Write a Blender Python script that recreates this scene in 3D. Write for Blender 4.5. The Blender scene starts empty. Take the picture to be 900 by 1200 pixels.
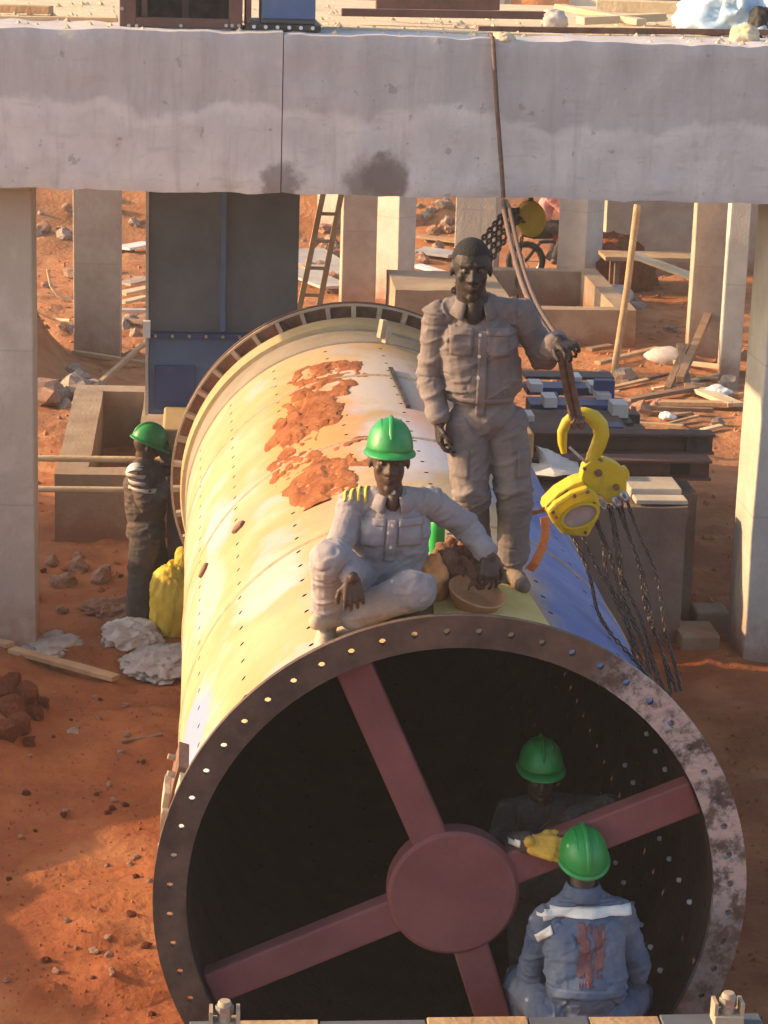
import bpy, bmesh, math, random
import numpy as np
from mathutils import Vector, Matrix, Euler
from mathutils.bvhtree import BVHTree

random.seed(7)
rng = np.random.default_rng(7)
S = bpy.context.scene
COL = S.collection
R = math.radians
PI = math.pi

# ------------------------------------------------------------------ camera
F = 2710.0                                   # focal length in pixels of the 900 x 1200 photograph
def unit(v):
    v = np.array(v, float); return v / np.linalg.norm(v)
_a = unit((240 - 450, -150 - 600, F))        # the direction of the mill axis, seen from the camera
_d = np.array((140 - 450, 10500 - 600, F), float); _d = unit(_d - _a * (_a @ _d))
_r = np.cross(_d, _a)
CM = np.stack([_r, _a, -_d])                 # camera space to world
CP = np.array([0, 0, 1.55]) - CM @ np.array([(529 - 450) / F * 10.5, (1050 - 600) / F * 10.5, 10.5])
def ray(u, v): return CM @ np.array([(u - 450) / F, (v - 600) / F, 1.0])
def at(u, v, y):
    d = ray(u, v); return Vector(CP + d * ((y - CP[1]) / d[1]))
def gr(u, v, z=0.0):
    d = ray(u, v); return Vector(CP + d * ((z - CP[2]) / d[2]))
def proj(p):
    c = CM.T @ (np.array(p) - CP); return 450 + F * c[0] / c[2], 600 + F * c[1] / c[2]

cam_d = bpy.data.cameras.new('camera'); cam = bpy.data.objects.new('camera', cam_d); COL.objects.link(cam)
cam_d.sensor_fit = 'VERTICAL'; cam_d.sensor_height = 32.0; cam_d.lens = F / 1200.0 * 32.0
cam_d.clip_start = 0.1; cam_d.clip_end = 3000
_rot = Matrix(((CM[0][0], -CM[0][1], -CM[0][2]), (CM[1][0], -CM[1][1], -CM[1][2]), (CM[2][0], -CM[2][1], -CM[2][2])))
cam.matrix_world = Matrix.Translation(Vector(CP)) @ _rot.to_4x4()
S.camera = cam

# ------------------------------------------------------------------ light
SUN_EL, SUN_AZ = R(20), R(8)                 # the sun stands low on the left, a little beyond the beam
w = bpy.data.worlds.new('World'); S.world = w; w.use_nodes = True
_n = w.node_tree.nodes; _bg = _n['Background']
_sk = _n.new('ShaderNodeTexSky'); _sk.sky_type = 'NISHITA'; _sk.sun_disc = False
_sk.sun_elevation = SUN_EL; _sk.sun_rotation = R(270) + SUN_AZ
_sk.air_density = 1.0; _sk.dust_density = 3.0; _sk.ozone_density = 1.0
w.node_tree.links.new(_sk.outputs[0], _bg.inputs[0]); _bg.inputs[1].default_value = 0.15
sun_d = bpy.data.lights.new('sun', 'SUN'); sun_d.energy = 3.6; sun_d.angle = R(0.5); sun_d.color = (1.0, 0.67, 0.36)
sun = bpy.data.objects.new('sun', sun_d); COL.objects.link(sun)
SUN_DIR = Vector((-math.cos(SUN_EL) * math.cos(SUN_AZ), math.cos(SUN_EL) * math.sin(SUN_AZ), math.sin(SUN_EL)))
sun.rotation_euler = SUN_DIR.to_track_quat('Z', 'Y').to_euler()
S.view_settings.view_transform = 'Standard'; S.view_settings.look = 'None'
S.view_settings.exposure = 1.08; S.view_settings.gamma = 1.0
try: S.view_settings.use_curve_mapping = False
except Exception: pass

# ------------------------------------------------------------------ materials
MATS = {}
def mat(name, c1, c2=None, scale=6.0, rough=0.8, bump=0.0, bscale=None, metal=0.0, c3=None, stretch=(1, 1, 1), lo=0.35, hi=0.65, bdist=0.02, spec=0.4):
    """principled surface whose colour runs between two or three tones by a noise, with a fine relief"""
    m = bpy.data.materials.new(name); m.use_nodes = True; nt = m.node_tree; N = nt.nodes; L = nt.links
    b = N['Principled BSDF']; b.inputs['Roughness'].default_value = rough; b.inputs['Metallic'].default_value = metal
    b.inputs['Specular IOR Level'].default_value = spec
    tc = N.new('ShaderNodeTexCoord'); mp = N.new('ShaderNodeMapping'); mp.inputs['Scale'].default_value = stretch
    L.new(tc.outputs['Object'], mp.inputs[0])
    if c2 is None: c2 = tuple(x * 0.8 for x in c1)
    nz = N.new('ShaderNodeTexNoise'); nz.inputs['Scale'].default_value = scale; nz.inputs['Detail'].default_value = 8; nz.inputs['Roughness'].default_value = 0.62
    L.new(mp.outputs[0], nz.inputs[0])
    rp = N.new('ShaderNodeValToRGB'); e = rp.color_ramp.elements
    e[0].position = lo; e[0].color = (*c1, 1); e[1].position = hi; e[1].color = (*c2, 1)
    if c3: k = e.new((lo + hi) / 2); k.color = (*c3, 1)
    L.new(nz.outputs[0], rp.inputs[0]); L.new(rp.outputs[0], b.inputs['Base Color'])
    if bump:
        n2 = N.new('ShaderNodeTexNoise'); n2.inputs['Scale'].default_value = bscale or scale * 6; n2.inputs['Detail'].default_value = 8
        L.new(mp.outputs[0], n2.inputs[0])
        bp = N.new('ShaderNodeBump'); bp.inputs['Strength'].default_value = bump; bp.inputs['Distance'].default_value = bdist
        L.new(n2.outputs[0], bp.inputs['Height']); L.new(bp.outputs[0], b.inputs['Normal'])
    MATS[name] = m
    return m

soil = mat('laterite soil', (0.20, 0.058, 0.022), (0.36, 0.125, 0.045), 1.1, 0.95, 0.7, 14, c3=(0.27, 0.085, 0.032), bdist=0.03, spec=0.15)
soil_dark = mat('damp laterite', (0.14, 0.036, 0.017), (0.26, 0.075, 0.03), 3, 0.95, 0.9, 14, bdist=0.05, spec=0.15)
soil_orange = mat('dry orange earth', (0.20, 0.058, 0.020), (0.33, 0.12, 0.045), 5, 0.95, 0.6, 30, bdist=0.02, spec=0.15)
stone_m = mat('dusty stone', (0.26, 0.12, 0.07), (0.40, 0.24, 0.16), 5, 0.9, 0.6, 22)
pale_stone = mat('pale rubble', (0.26, 0.18, 0.13), (0.42, 0.32, 0.25), 6, 0.9, 0.6, 24)
conc = mat('column concrete', (0.40, 0.355, 0.315), (0.51, 0.46, 0.41), 2.2, 0.9, 0.35, 30, c3=(0.42, 0.37, 0.32))
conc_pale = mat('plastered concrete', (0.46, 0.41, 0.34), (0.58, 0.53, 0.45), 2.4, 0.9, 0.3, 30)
ring_paint = mat('ring paint and sunlit cap cream', (0.38, 0.25, 0.10), (0.44, 0.32, 0.17), 3, .6, .2, 30)
pit_conc = mat('earth stained concrete', (0.25, 0.165, 0.10), (0.36, 0.26, 0.17), 2.0, 0.92, 0.4, 26, c3=(0.30, 0.21, 0.135))
plinth_m = mat('dark stained concrete', (0.15, 0.10, 0.080), (0.23, 0.165, 0.13), 1.6, 0.92, 0.4, 26, c3=(0.19, 0.13, 0.105))
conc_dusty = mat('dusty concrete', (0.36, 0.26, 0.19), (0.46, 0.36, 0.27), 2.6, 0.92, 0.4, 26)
wood = mat('rough timber', (0.34, 0.20, 0.10), (0.50, 0.33, 0.18), 3, 0.85, 0.4, 30, stretch=(1, 1, 1))
wood_pale = mat('pale timber', (0.52, 0.38, 0.22), (0.64, 0.50, 0.32), 4, 0.85, 0.35, 30)
wood_dark = mat('weathered timber', (0.17, 0.10, 0.06), (0.28, 0.17, 0.10), 4, 0.9, 0.4, 30)
blue_steel = mat('blue painted steel', (0.065, 0.12, 0.25), (0.105, 0.165, 0.30), 2.5, 0.5, 0.12, 18)
grey_steel = mat('grey painted steel', (0.085, 0.095, 0.115), (0.13, 0.14, 0.16), 2.0, 0.55, 0.12, 18)
blue_deep = mat('deep blue paint', (0.03, 0.05, 0.16), (0.05, 0.08, 0.22), 4, 0.45, 0.1, 20)
brown_steel = mat('red oxide steel', (0.115, 0.055, 0.045), (0.17, 0.085, 0.065), 4, 0.7, 0.25, 30)
maroon = mat('maroon primer', (0.15, 0.048, 0.052), (0.20, 0.070, 0.070), 3, 0.7, 0.2, 30)
rust = mat('rusty steel', (0.12, 0.055, 0.035), (0.22, 0.11, 0.065), 7, 0.8, 0.5, 40)
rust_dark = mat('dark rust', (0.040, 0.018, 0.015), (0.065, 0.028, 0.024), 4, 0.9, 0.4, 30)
steel = mat('worn bare steel', (0.40, 0.38, 0.37), (0.56, 0.54, 0.52), 9, 0.42, 0.3, 40, metal=0.85)
dark_steel = mat('dark oily steel', (0.045, 0.038, 0.036), (0.10, 0.08, 0.07), 9, 0.55, 0.3, 40, metal=0.5)
hoist_yellow = mat('hoist yellow paint', (0.56, 0.39, 0.012), (0.30, 0.19, 0.025), 11, 0.5, 0.15, 40, lo=.52, hi=.82)
hoist_plate = mat('dusty name plate', (0.34, 0.22, 0.19), (0.42, 0.30, 0.26), 14, 0.7, 0.2, 60)
black_m = mat('black rubber', (0.012, 0.011, 0.011), (0.025, 0.022, 0.02), 8, 0.7)
yellow_sack = mat('yellow woven sack', (0.62, 0.40, 0.03), (0.78, 0.56, 0.06), 6, 0.6, 0.4, 60)
white_sack = mat('dusty white sack', (0.44, 0.36, 0.30), (0.58, 0.51, 0.45), 6, 0.7, 0.3, 40)
plastic = mat('white plastic sheet', (0.68, 0.66, 0.62), (0.80, 0.78, 0.74), 5, 0.4, 0.2, 20)
cement = mat('spilt cement', (0.33, 0.28, 0.25), (0.45, 0.40, 0.36), 6, 0.95, 0.5, 40)
rope_m = mat('brown lifting rope', (0.12, 0.075, 0.058), (0.20, 0.13, 0.095), 30, 0.9, 0.6, 120)
orange_strap = mat('orange webbing', (0.62, 0.16, 0.035), (0.75, 0.24, 0.06), 20, 0.7, 0.3, 90)
sack_brown = mat('brown cloth bag', (0.13, 0.055, 0.035), (0.24, 0.11, 0.06), 12, 0.9, 0.6, 50)
orange_cloth = mat('orange cloth', (0.60, 0.20, 0.06), (0.72, 0.32, 0.12), 9, 0.85, 0.4, 50)
green_plastic = mat('green plastic', (0.02, 0.30, 0.06), (0.03, 0.38, 0.09), 6, 0.35)
helmet_green = mat('green helmet shell', (0.018, 0.25, 0.055), (0.10, 0.27, 0.10), 9, 0.42, 0.12, 40, spec=0.45, lo=.5, hi=.85)
plaster = mat('sandy plaster', (0.56, 0.42, 0.26), (0.68, 0.54, 0.36), 5, 0.95, 0.6, 30)
tarp = mat('faded blue tarpaulin', (0.30, 0.42, 0.55), (0.42, 0.53, 0.63), 3, 0.6, 0.3, 20)
tin = mat('corrugated tin', (0.40, 0.37, 0.34), (0.55, 0.50, 0.45), 4, 0.5, 0.2, 20, metal=0.3)
# people
skin = mat('dark skin', (0.058, 0.030, 0.020), (0.088, 0.046, 0.031), 14, 0.55, 0.15, 90)
skin_deep = mat('very dark skin', (0.020, 0.012, 0.009), (0.032, 0.019, 0.014), 14, 0.6, 0.15, 90)
hair_m = mat('black hair', (0.008, 0.007, 0.007), (0.02, 0.017, 0.015), 30, 0.9, 0.5, 160)
eye_m = mat('eye white', (0.085, 0.06, 0.05), (0.11, 0.08, 0.065), 5, 0.3)
lip_m = mat('lips', (0.07, 0.03, 0.026), (0.09, 0.04, 0.033), 8, 0.5)
grey_cloth = mat('lilac grey coverall', (0.25, 0.215, 0.215), (0.335, 0.295, 0.29), 5, 0.9, 0.35, 20, spec=0.2)
dark_grey_cloth = mat('dusty grey coverall', (0.140, 0.112, 0.104), (0.215, 0.175, 0.160), 4, 0.9, 0.35, 20, spec=0.2)
denim = mat('faded blue denim', (0.050, 0.080, 0.155), (0.19, 0.21, 0.25), 3.2, 0.9, 0.4, 20, spec=0.2, lo=0.3, hi=0.7)
dark_cloth = mat('dark work cloth', (0.055, 0.046, 0.044), (0.09, 0.075, 0.068), 5, 0.9, 0.35, 120, spec=0.2)
brown_cloth = mat('brown work cloth', (0.090, 0.062, 0.050), (0.14, 0.10, 0.08), 5, 0.9, 0.35, 120, spec=0.2)
pink_cloth = mat('pink shirt', (0.50, 0.20, 0.20), (0.6, 0.28, 0.26), 6, 0.9)
glove_m = mat('yellow work glove', (0.46, 0.27, 0.035), (0.60, 0.38, 0.06), 9, 0.85, 0.3, 80)
reflect_m = mat('reflective tape', (0.62, 0.60, 0.55), (0.74, 0.72, 0.66), 12, 0.45, 0.1, 60)
sunlit_stripe_m = mat('sunlit shoulder stripe', (0.70, 0.50, 0.04), (0.78, 0.58, 0.07), 12, 0.6)
boot_m = mat('dusty boot', (0.10, 0.07, 0.05), (0.2, 0.15, 0.11), 9, 0.8, 0.3, 60)
pale_boot = mat('pale dusty boot', (0.34, 0.26, 0.18), (0.44, 0.35, 0.25), 9, 0.8, 0.3, 60)
stain_m = mat('red oxide stain', (0.12, 0.050, 0.060), (0.19, 0.085, 0.085), 7, 0.9, 0.3, 60)
button_m = mat('pale button', (0.6, 0.56, 0.5), (0.7, 0.66, 0.6), 5, 0.4)

def splash(m, zmax, col=(0.27, 0.105, 0.05), f=0.75, lines=0.0):
    """red mud splashed on the foot of a cast piece, and the lines left by its form boards"""
    nt = m.node_tree; N = nt.nodes; L = nt.links; b = N['Principled BSDF']; old = b.inputs['Base Color'].links[0].from_socket
    tc = N.new('ShaderNodeTexCoord'); sx = N.new('ShaderNodeSeparateXYZ'); L.new(tc.outputs['Object'], sx.inputs[0])
    nz = N.new('ShaderNodeTexNoise'); nz.inputs['Scale'].default_value = 4; nz.inputs['Detail'].default_value = 8; nz.inputs['Roughness'].default_value = .7; L.new(tc.outputs['Object'], nz.inputs[0])
    a = N.new('ShaderNodeMath'); a.operation = 'MULTIPLY_ADD'; L.new(nz.outputs[0], a.inputs[0]); a.inputs[1].default_value = zmax * 1.6; L.new(sx.outputs[2], a.inputs[2])
    mr = N.new('ShaderNodeMapRange'); mr.interpolation_type = 'SMOOTHSTEP'; L.new(a.outputs[0], mr.inputs[0]); mr.inputs[1].default_value = zmax * 1.75; mr.inputs[2].default_value = zmax * .7; mr.inputs[4].default_value = f
    mx = N.new('ShaderNodeMix'); mx.data_type = 'RGBA'; L.new(mr.outputs[0], mx.inputs[0]); L.new(old, mx.inputs[6]); mx.inputs[7].default_value = (*col, 1); out = mx.outputs[2]
    if lines:
        w_ = N.new('ShaderNodeMath'); w_.operation = 'PINGPONG'; L.new(sx.outputs[2], w_.inputs[0]); w_.inputs[1].default_value = lines / 2
        k = N.new('ShaderNodeMapRange'); L.new(w_.outputs[0], k.inputs[0]); k.inputs[1].default_value = .012; k.inputs[2].default_value = .0; k.inputs[4].default_value = .35
        m2 = N.new('ShaderNodeMix'); m2.data_type = 'RGBA'; L.new(k.outputs[0], m2.inputs[0]); L.new(out, m2.inputs[6]); m2.inputs[7].default_value = (.22, .18, .15, 1); out = m2.outputs[2]
    L.new(out, b.inputs['Base Color'])
for _m in (conc, conc_pale, conc_dusty): splash(_m, .55, lines=1.22)
for _m in (pit_conc, plinth_m): splash(_m, .35)

# ------------------------------------------------------------------ builders
def vnoise(p, seed=0):
    """value noise in 0..1 for an (n,3) array"""
    p = np.asarray(p, float); i = np.floor(p).astype(np.int64); f = p - i; f = f * f * (3 - 2 * f)
    def h(a):
        n = (a[:, 0] * 374761393 + a[:, 1] * 668265263 + a[:, 2] * 2147483647 + seed * 1274126177) & 0xffffffff
        n = ((n ^ (n >> 13)) * 1274126177) & 0xffffffff
        return ((n ^ (n >> 16)) & 0xffff) / 65535.0
    out = 0
    for dx in (0, 1):
        for dy in (0, 1):
            for dz in (0, 1):
                wt = (f[:, 0] if dx else 1 - f[:, 0]) * (f[:, 1] if dy else 1 - f[:, 1]) * (f[:, 2] if dz else 1 - f[:, 2])
                out = out + wt * h(i + np.array([dx, dy, dz]))
    return out
def fbm(p, octv=4, seed=0):
    p = np.asarray(p, float); s = 0; a = 0.5; t = 0
    for k in range(octv):
        s = s + a * vnoise(p * 2 ** k + k * 17.3, seed + k); t += a; a *= 0.5
    return s / t

def link(o, parent=None):
    COL.objects.link(o)
    if parent is not None: o.parent = parent
    return o
def wloc(o):
    v = Vector((0, 0, 0))
    while o is not None: v += Vector(o.location); o = o.parent
    return v
def tag(o, label, cat, group=None, kind=None):
    if label: o['label'] = label
    if cat: o['category'] = cat
    if group: o['group'] = group
    if kind: o['kind'] = kind
    return o
def thing(name, label, cat, loc, group=None):
    o = bpy.data.objects.new(name, None); o.location = loc; o.empty_display_size = 0.1; link(o)
    return tag(o, label, cat, group)

class MB:
    """collects shapes given in world coordinates; build() links them as one mesh object"""
    def __init__(s): s.v = []; s.f = []; s.m = []
    def add(s, vs, fs, mi=0):
        k = len(s.v); s.v += [tuple(x) for x in vs]; s.f += [tuple(i + k for i in f) for f in fs]; s.m += [mi] * len(fs); return s
    def hexa(s, p, mi=0):     # eight corners: four below, four above, both counter-clockwise
        return s.add(p, [(3, 2, 1, 0), (4, 5, 6, 7), (0, 1, 5, 4), (1, 2, 6, 5), (2, 3, 7, 6), (3, 0, 4, 7)], mi)
    def box(s, x0, x1, y0, y1, z0, z1, mi=0):
        return s.hexa([(x0, y0, z0), (x1, y0, z0), (x1, y1, z0), (x0, y1, z0), (x0, y0, z1), (x1, y0, z1), (x1, y1, z1), (x0, y1, z1)], mi)
    def bar(s, p, q, w, h, up=(0, 0, 1), mi=0):
        p = Vector(p); q = Vector(q); d = (q - p).normalized(); u = Vector(up); sd = d.cross(u)
        if sd.length < 1e-4: sd = d.cross(Vector((0, 1, 0)))
        sd.normalize(); u = sd.cross(d).normalized(); a = sd * w / 2; b = u * h / 2
        return s.hexa([p - a - b, p + a - b, q + a - b, q - a - b, p - a + b, p + a + b, q + a + b, q - a + b], mi)
    def tube(s, path, r, n=8, mi=0, closed=False, flat=1.0, nrm=None):
        path = [Vector(p) for p in path]; m = len(path); rr = r if hasattr(r, '__len__') else [r] * m
        ref = Vector(nrm) if nrm else None; vs = []
        for i, p in enumerate(path):
            a = path[(i - 1) % m] if (closed or i > 0) else p; b = path[(i + 1) % m] if (closed or i < m - 1) else p
            t = (b - a).normalized()
            if ref is None: ref = Vector((0, 0, 1)) if abs(t.z) < 0.9 else Vector((1, 0, 0))
            e1 = (ref - t * ref.dot(t)).normalized(); e2 = t.cross(e1); 
            if nrm is None: ref = e1
            for k in range(n):
                an = 2 * PI * k / n; vs.append(p + e1 * (math.cos(an) * rr[i] * flat) + e2 * (math.sin(an) * rr[i]))
        fs = []
        for i in range(m if closed else m - 1):
            j = (i + 1) % m
            for k in range(n): fs.append((i * n + k, i * n + (k + 1) % n, j * n + (k + 1) % n, j * n + k))
        if not closed: fs += [tuple(range(n - 1, -1, -1)), tuple((m - 1) * n + k for k in range(n))]
        return s.add(vs, fs, mi)
    def prism(s, front, back, mi=0):
        n = len(front)
        return s.add(list(front) + list(back), [tuple(range(n)), tuple(range(2 * n - 1, n - 1, -1))] + [(i, n + i, n + (i + 1) % n, (i + 1) % n) for i in range(n)], mi)
    def lathe(s, prof, c, ax, n=24, ref=None, mi=0, a0=0.0, a1=2 * PI):
        """profile of (radius, distance along the axis)"""
        ax = Vector(ax).normalized(); e1 = Vector(ref) if ref else (Vector((0, 0, 1)) if abs(ax.z) < 0.9 else Vector((1, 0, 0)))
        e1 = (e1 - ax * e1.dot(ax)).normalized(); e2 = ax.cross(e1); c = Vector(c); full = abs(a1 - a0 - 2 * PI) < 1e-6
        k = n if full else n + 1; vs = []
        for r, t in prof:
            for i in range(k):
                a = a0 + (a1 - a0) * i / n; vs.append(c + ax * t + e1 * (r * math.cos(a)) + e2 * (r * math.sin(a)))
        fs = []
        for j in range(len(prof) - 1):
            for i in range(n):
                i2 = (i + 1) % k; fs.append((j * k + i, j * k + i2, (j + 1) * k + i2, (j + 1) * k + i))
        return s.add(vs, fs, mi)
    def build(s, name, m, parent=None, smooth=None, bevel=0.0, loc=None):
        me = bpy.data.meshes.new(name); o = bpy.data.objects.new(name, me)
        off = wloc(parent) if parent is not None else Vector(loc or (0, 0, 0))
        me.from_pydata([tuple(Vector(v) - off) for v in s.v], [], s.f)
        for x in (m if isinstance(m, (list, tuple)) else [m]): me.materials.append(x)
        if any(s.m): me.polygons.foreach_set('material_index', s.m)
        bm = bmesh.new(); bm.from_mesh(me); bmesh.ops.recalc_face_normals(bm, faces=bm.faces); bm.to_mesh(me); bm.free()
        if smooth is not None:
            me.polygons.foreach_set('use_smooth', [True] * len(me.polygons)); me.set_sharp_from_angle(angle=R(smooth))
        if parent is None and loc: o.location = loc
        link(o, parent)
        if bevel:
            b = o.modifiers.new('edge', 'BEVEL'); b.width = bevel; b.segments = 2; b.limit_method = 'ANGLE'; b.angle_limit = R(40)
        return o
def copy_thing(o, loc=None, parent=None, label=None):
    c = o.copy(); COL.objects.link(c)
    if parent is not None: c.parent = parent
    if loc is not None: c.location = loc
    if label: c['label'] = label
    for ch in o.children: copy_thing(ch, None, c)
    return c
def rough_up(o, amp, scale, seed=0, cuts=0):
    """uneven cast or split surfaces: real relief on the mesh"""
    me = o.data
    if cuts:
        bm = bmesh.new(); bm.from_mesh(me); bmesh.ops.subdivide_edges(bm, edges=bm.edges, cuts=cuts, use_grid_fill=True); bm.to_mesh(me); bm.free()
    n = len(me.vertices); co = np.empty(n * 3); me.vertices.foreach_get('co', co); co = co.reshape(-1, 3)
    off = np.array(wloc(o)); p = (co + off) * scale
    d = np.stack([fbm(p + 31.7 * k, 3, seed + k) - 0.5 for k in range(3)], 1) * 2 * amp
    me.vertices.foreach_set('co', (co + d).ravel()); me.update()
def rock_mesh(name, m, seed, sub=2, flat=0.7):
    bm = bmesh.new(); bmesh.ops.create_icosphere(bm, subdivisions=sub, radius=1.0)
    p = np.array([v.co for v in bm.verts]); r = 0.25 + 1.5 * fbm(p * 1.5 + seed * 9.1, 4, seed)
    for v, k in zip(bm.verts, r): v.co = Vector((v.co.x * k, v.co.y * k * 0.85, v.co.z * k * flat))
    me = bpy.data.meshes.new(name); bm.to_mesh(me); bm.free(); me.materials.append(m); return me

def soft_lump(name, m, c, rx, ry, rz, seed, label, cat, sub=4, sq=1.0, amp=.35, parent=None, crease=.10):
    bm = bmesh.new(); bmesh.ops.create_icosphere(bm, subdivisions=sub, radius=1.0); p = np.array([v.co for v in bm.verts]); k = 1 + (fbm(p * 1.6 + seed, 4, seed) - .5) * 2 * amp + np.clip(1 - np.abs(2 * fbm(p * np.array([3.6, 3.6, 2.0]) + seed, 3, seed + 4) - 1) * 3, -.3, 1) * crease
    for v, kk_ in zip(bm.verts, k):
        z = v.co.z * kk_; 
        if z < 0: z *= sq
        v.co = Vector((v.co.x * kk_ * rx, v.co.y * kk_ * ry, z * rz))
    me = bpy.data.meshes.new(name); bm.to_mesh(me); bm.free(); me.materials.append(m); me.polygons.foreach_set('use_smooth', [True] * len(me.polygons))
    o = link(bpy.data.objects.new(name, me), parent); o.location = c
    if cat: tag(o, label, cat)
    return o

# ------------------------------------------------------------------ ground
def sunlit_far(m):  # farther ground lightened: sunlight on it is put into the soil colour
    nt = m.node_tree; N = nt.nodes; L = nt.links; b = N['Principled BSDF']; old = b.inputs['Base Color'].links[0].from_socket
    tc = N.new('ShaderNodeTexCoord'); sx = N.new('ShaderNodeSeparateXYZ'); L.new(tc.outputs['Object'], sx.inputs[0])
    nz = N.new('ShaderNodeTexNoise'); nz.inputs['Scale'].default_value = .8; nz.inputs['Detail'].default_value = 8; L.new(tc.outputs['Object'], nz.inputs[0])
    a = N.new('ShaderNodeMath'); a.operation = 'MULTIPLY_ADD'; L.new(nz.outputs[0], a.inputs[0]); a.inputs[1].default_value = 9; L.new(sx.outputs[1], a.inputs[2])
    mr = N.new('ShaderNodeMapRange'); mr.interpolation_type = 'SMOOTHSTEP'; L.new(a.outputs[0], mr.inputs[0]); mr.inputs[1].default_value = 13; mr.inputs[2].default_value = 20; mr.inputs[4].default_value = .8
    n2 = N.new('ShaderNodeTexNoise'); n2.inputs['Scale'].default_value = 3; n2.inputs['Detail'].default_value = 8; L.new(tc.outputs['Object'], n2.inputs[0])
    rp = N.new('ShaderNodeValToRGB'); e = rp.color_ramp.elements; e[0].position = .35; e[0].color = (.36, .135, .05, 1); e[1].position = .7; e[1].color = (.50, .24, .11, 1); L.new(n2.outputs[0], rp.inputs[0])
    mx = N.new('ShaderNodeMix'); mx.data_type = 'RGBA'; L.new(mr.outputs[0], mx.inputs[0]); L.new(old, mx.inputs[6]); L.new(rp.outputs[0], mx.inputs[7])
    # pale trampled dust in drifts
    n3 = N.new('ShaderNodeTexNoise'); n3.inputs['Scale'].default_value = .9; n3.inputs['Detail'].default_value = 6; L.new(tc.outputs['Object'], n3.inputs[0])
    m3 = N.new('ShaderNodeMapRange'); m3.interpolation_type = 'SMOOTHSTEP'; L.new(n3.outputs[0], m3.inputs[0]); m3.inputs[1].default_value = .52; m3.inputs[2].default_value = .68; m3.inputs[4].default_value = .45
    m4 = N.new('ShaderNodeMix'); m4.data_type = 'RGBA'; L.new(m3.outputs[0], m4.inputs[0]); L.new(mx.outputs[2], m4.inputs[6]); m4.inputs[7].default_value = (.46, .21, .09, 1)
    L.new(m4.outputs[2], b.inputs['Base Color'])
sunlit_far(soil)
def ground():
    xs = np.unique(np.round(np.concatenate([-np.geomspace(6, 900, 26)[::-1], np.arange(-6, 13, 0.11), np.geomspace(13, 900, 26)]), 3))
    ys = np.unique(np.round(np.concatenate([-np.geomspace(3, 300, 14)[::-1], np.arange(-3, 24, 0.11), np.arange(24, 46, 0.3), np.geomspace(46, 1500, 22)]), 3))
    X, Y = np.meshgrid(xs, ys); p = np.stack([X.ravel(), Y.ravel(), 0 * X.ravel()], 1)
    z = (fbm(p * 0.5, 3, 3) - 0.5) * 0.16 + (fbm(p * 2.6, 4, 5) - 0.5) * 0.085
    cl = fbm(p * 5.5, 3, 9); z += np.clip(cl - 0.60, 0, 1) * 0.32
    x_, y_ = p[:, 0], p[:, 1]
    t = np.clip((y_ - 27.5 - 1.2 * (fbm(p * 0.25, 2, 8) - 0.5) * 4) / 15, 0, 1); t = t * t * (3 - 2 * t)
    z += t * (5.2 + 2.2 * (fbm(p * 0.35, 4, 12) - 0.5) * 2)
    # heap of earth at the foot of the left pillar, and an unseen bank added left to shade the ground
    z += 0.36 * np.exp(-(((x_ + 2.85) / 0.45) ** 2 + ((y_ - 6.2) / 1.1) ** 2)) * (0.6 + 0.9 * fbm(p * 3, 3, 21))
    z += (1.45 + .75 / (1 + np.exp(-(y_ - 6.0) * 1.6))) * np.exp(-(((x_ + 6.3) / 1.1) ** 4 + ((y_ - 5.6) / 8.4) ** 4)) * (0.8 + 0.4 * fbm(p * 0.8, 3, 22))
    z += 1.35 * np.exp(-(((x_ + 3.6) / 0.55) ** 2 + ((y_ - 18.6) / 1.0) ** 2))
    me = bpy.data.meshes.new('ground'); ny, nx = X.shape
    idx = np.arange(ny * nx).reshape(ny, nx)
    fs = np.stack([idx[:-1, :-1], idx[:-1, 1:], idx[1:, 1:], idx[1:, :-1]], -1).reshape(-1, 4)
    me.vertices.add(nx * ny); p[:, 2] = z; me.vertices.foreach_set('co', p.ravel())
    me.loops.add(len(fs) * 4); me.loops.foreach_set('vertex_index', fs.ravel().astype(np.int32))
    me.polygons.add(len(fs)); me.polygons.foreach_set('loop_start', np.arange(0, len(fs) * 4, 4, dtype=np.int32))
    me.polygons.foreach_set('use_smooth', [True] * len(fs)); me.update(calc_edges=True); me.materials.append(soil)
    o = link(bpy.data.objects.new('ground', me)); tag(o, None, None, None, 'structure')
    return o
GROUND = ground()
_bv = BVHTree.FromObject(GROUND, bpy.context.evaluated_depsgraph_get())
def gz(x, y):
    h = _bv.ray_cast(Vector((x, y, 60)), Vector((0, 0, -1)))
    return h[0].z if h[0] else 0.0

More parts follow.
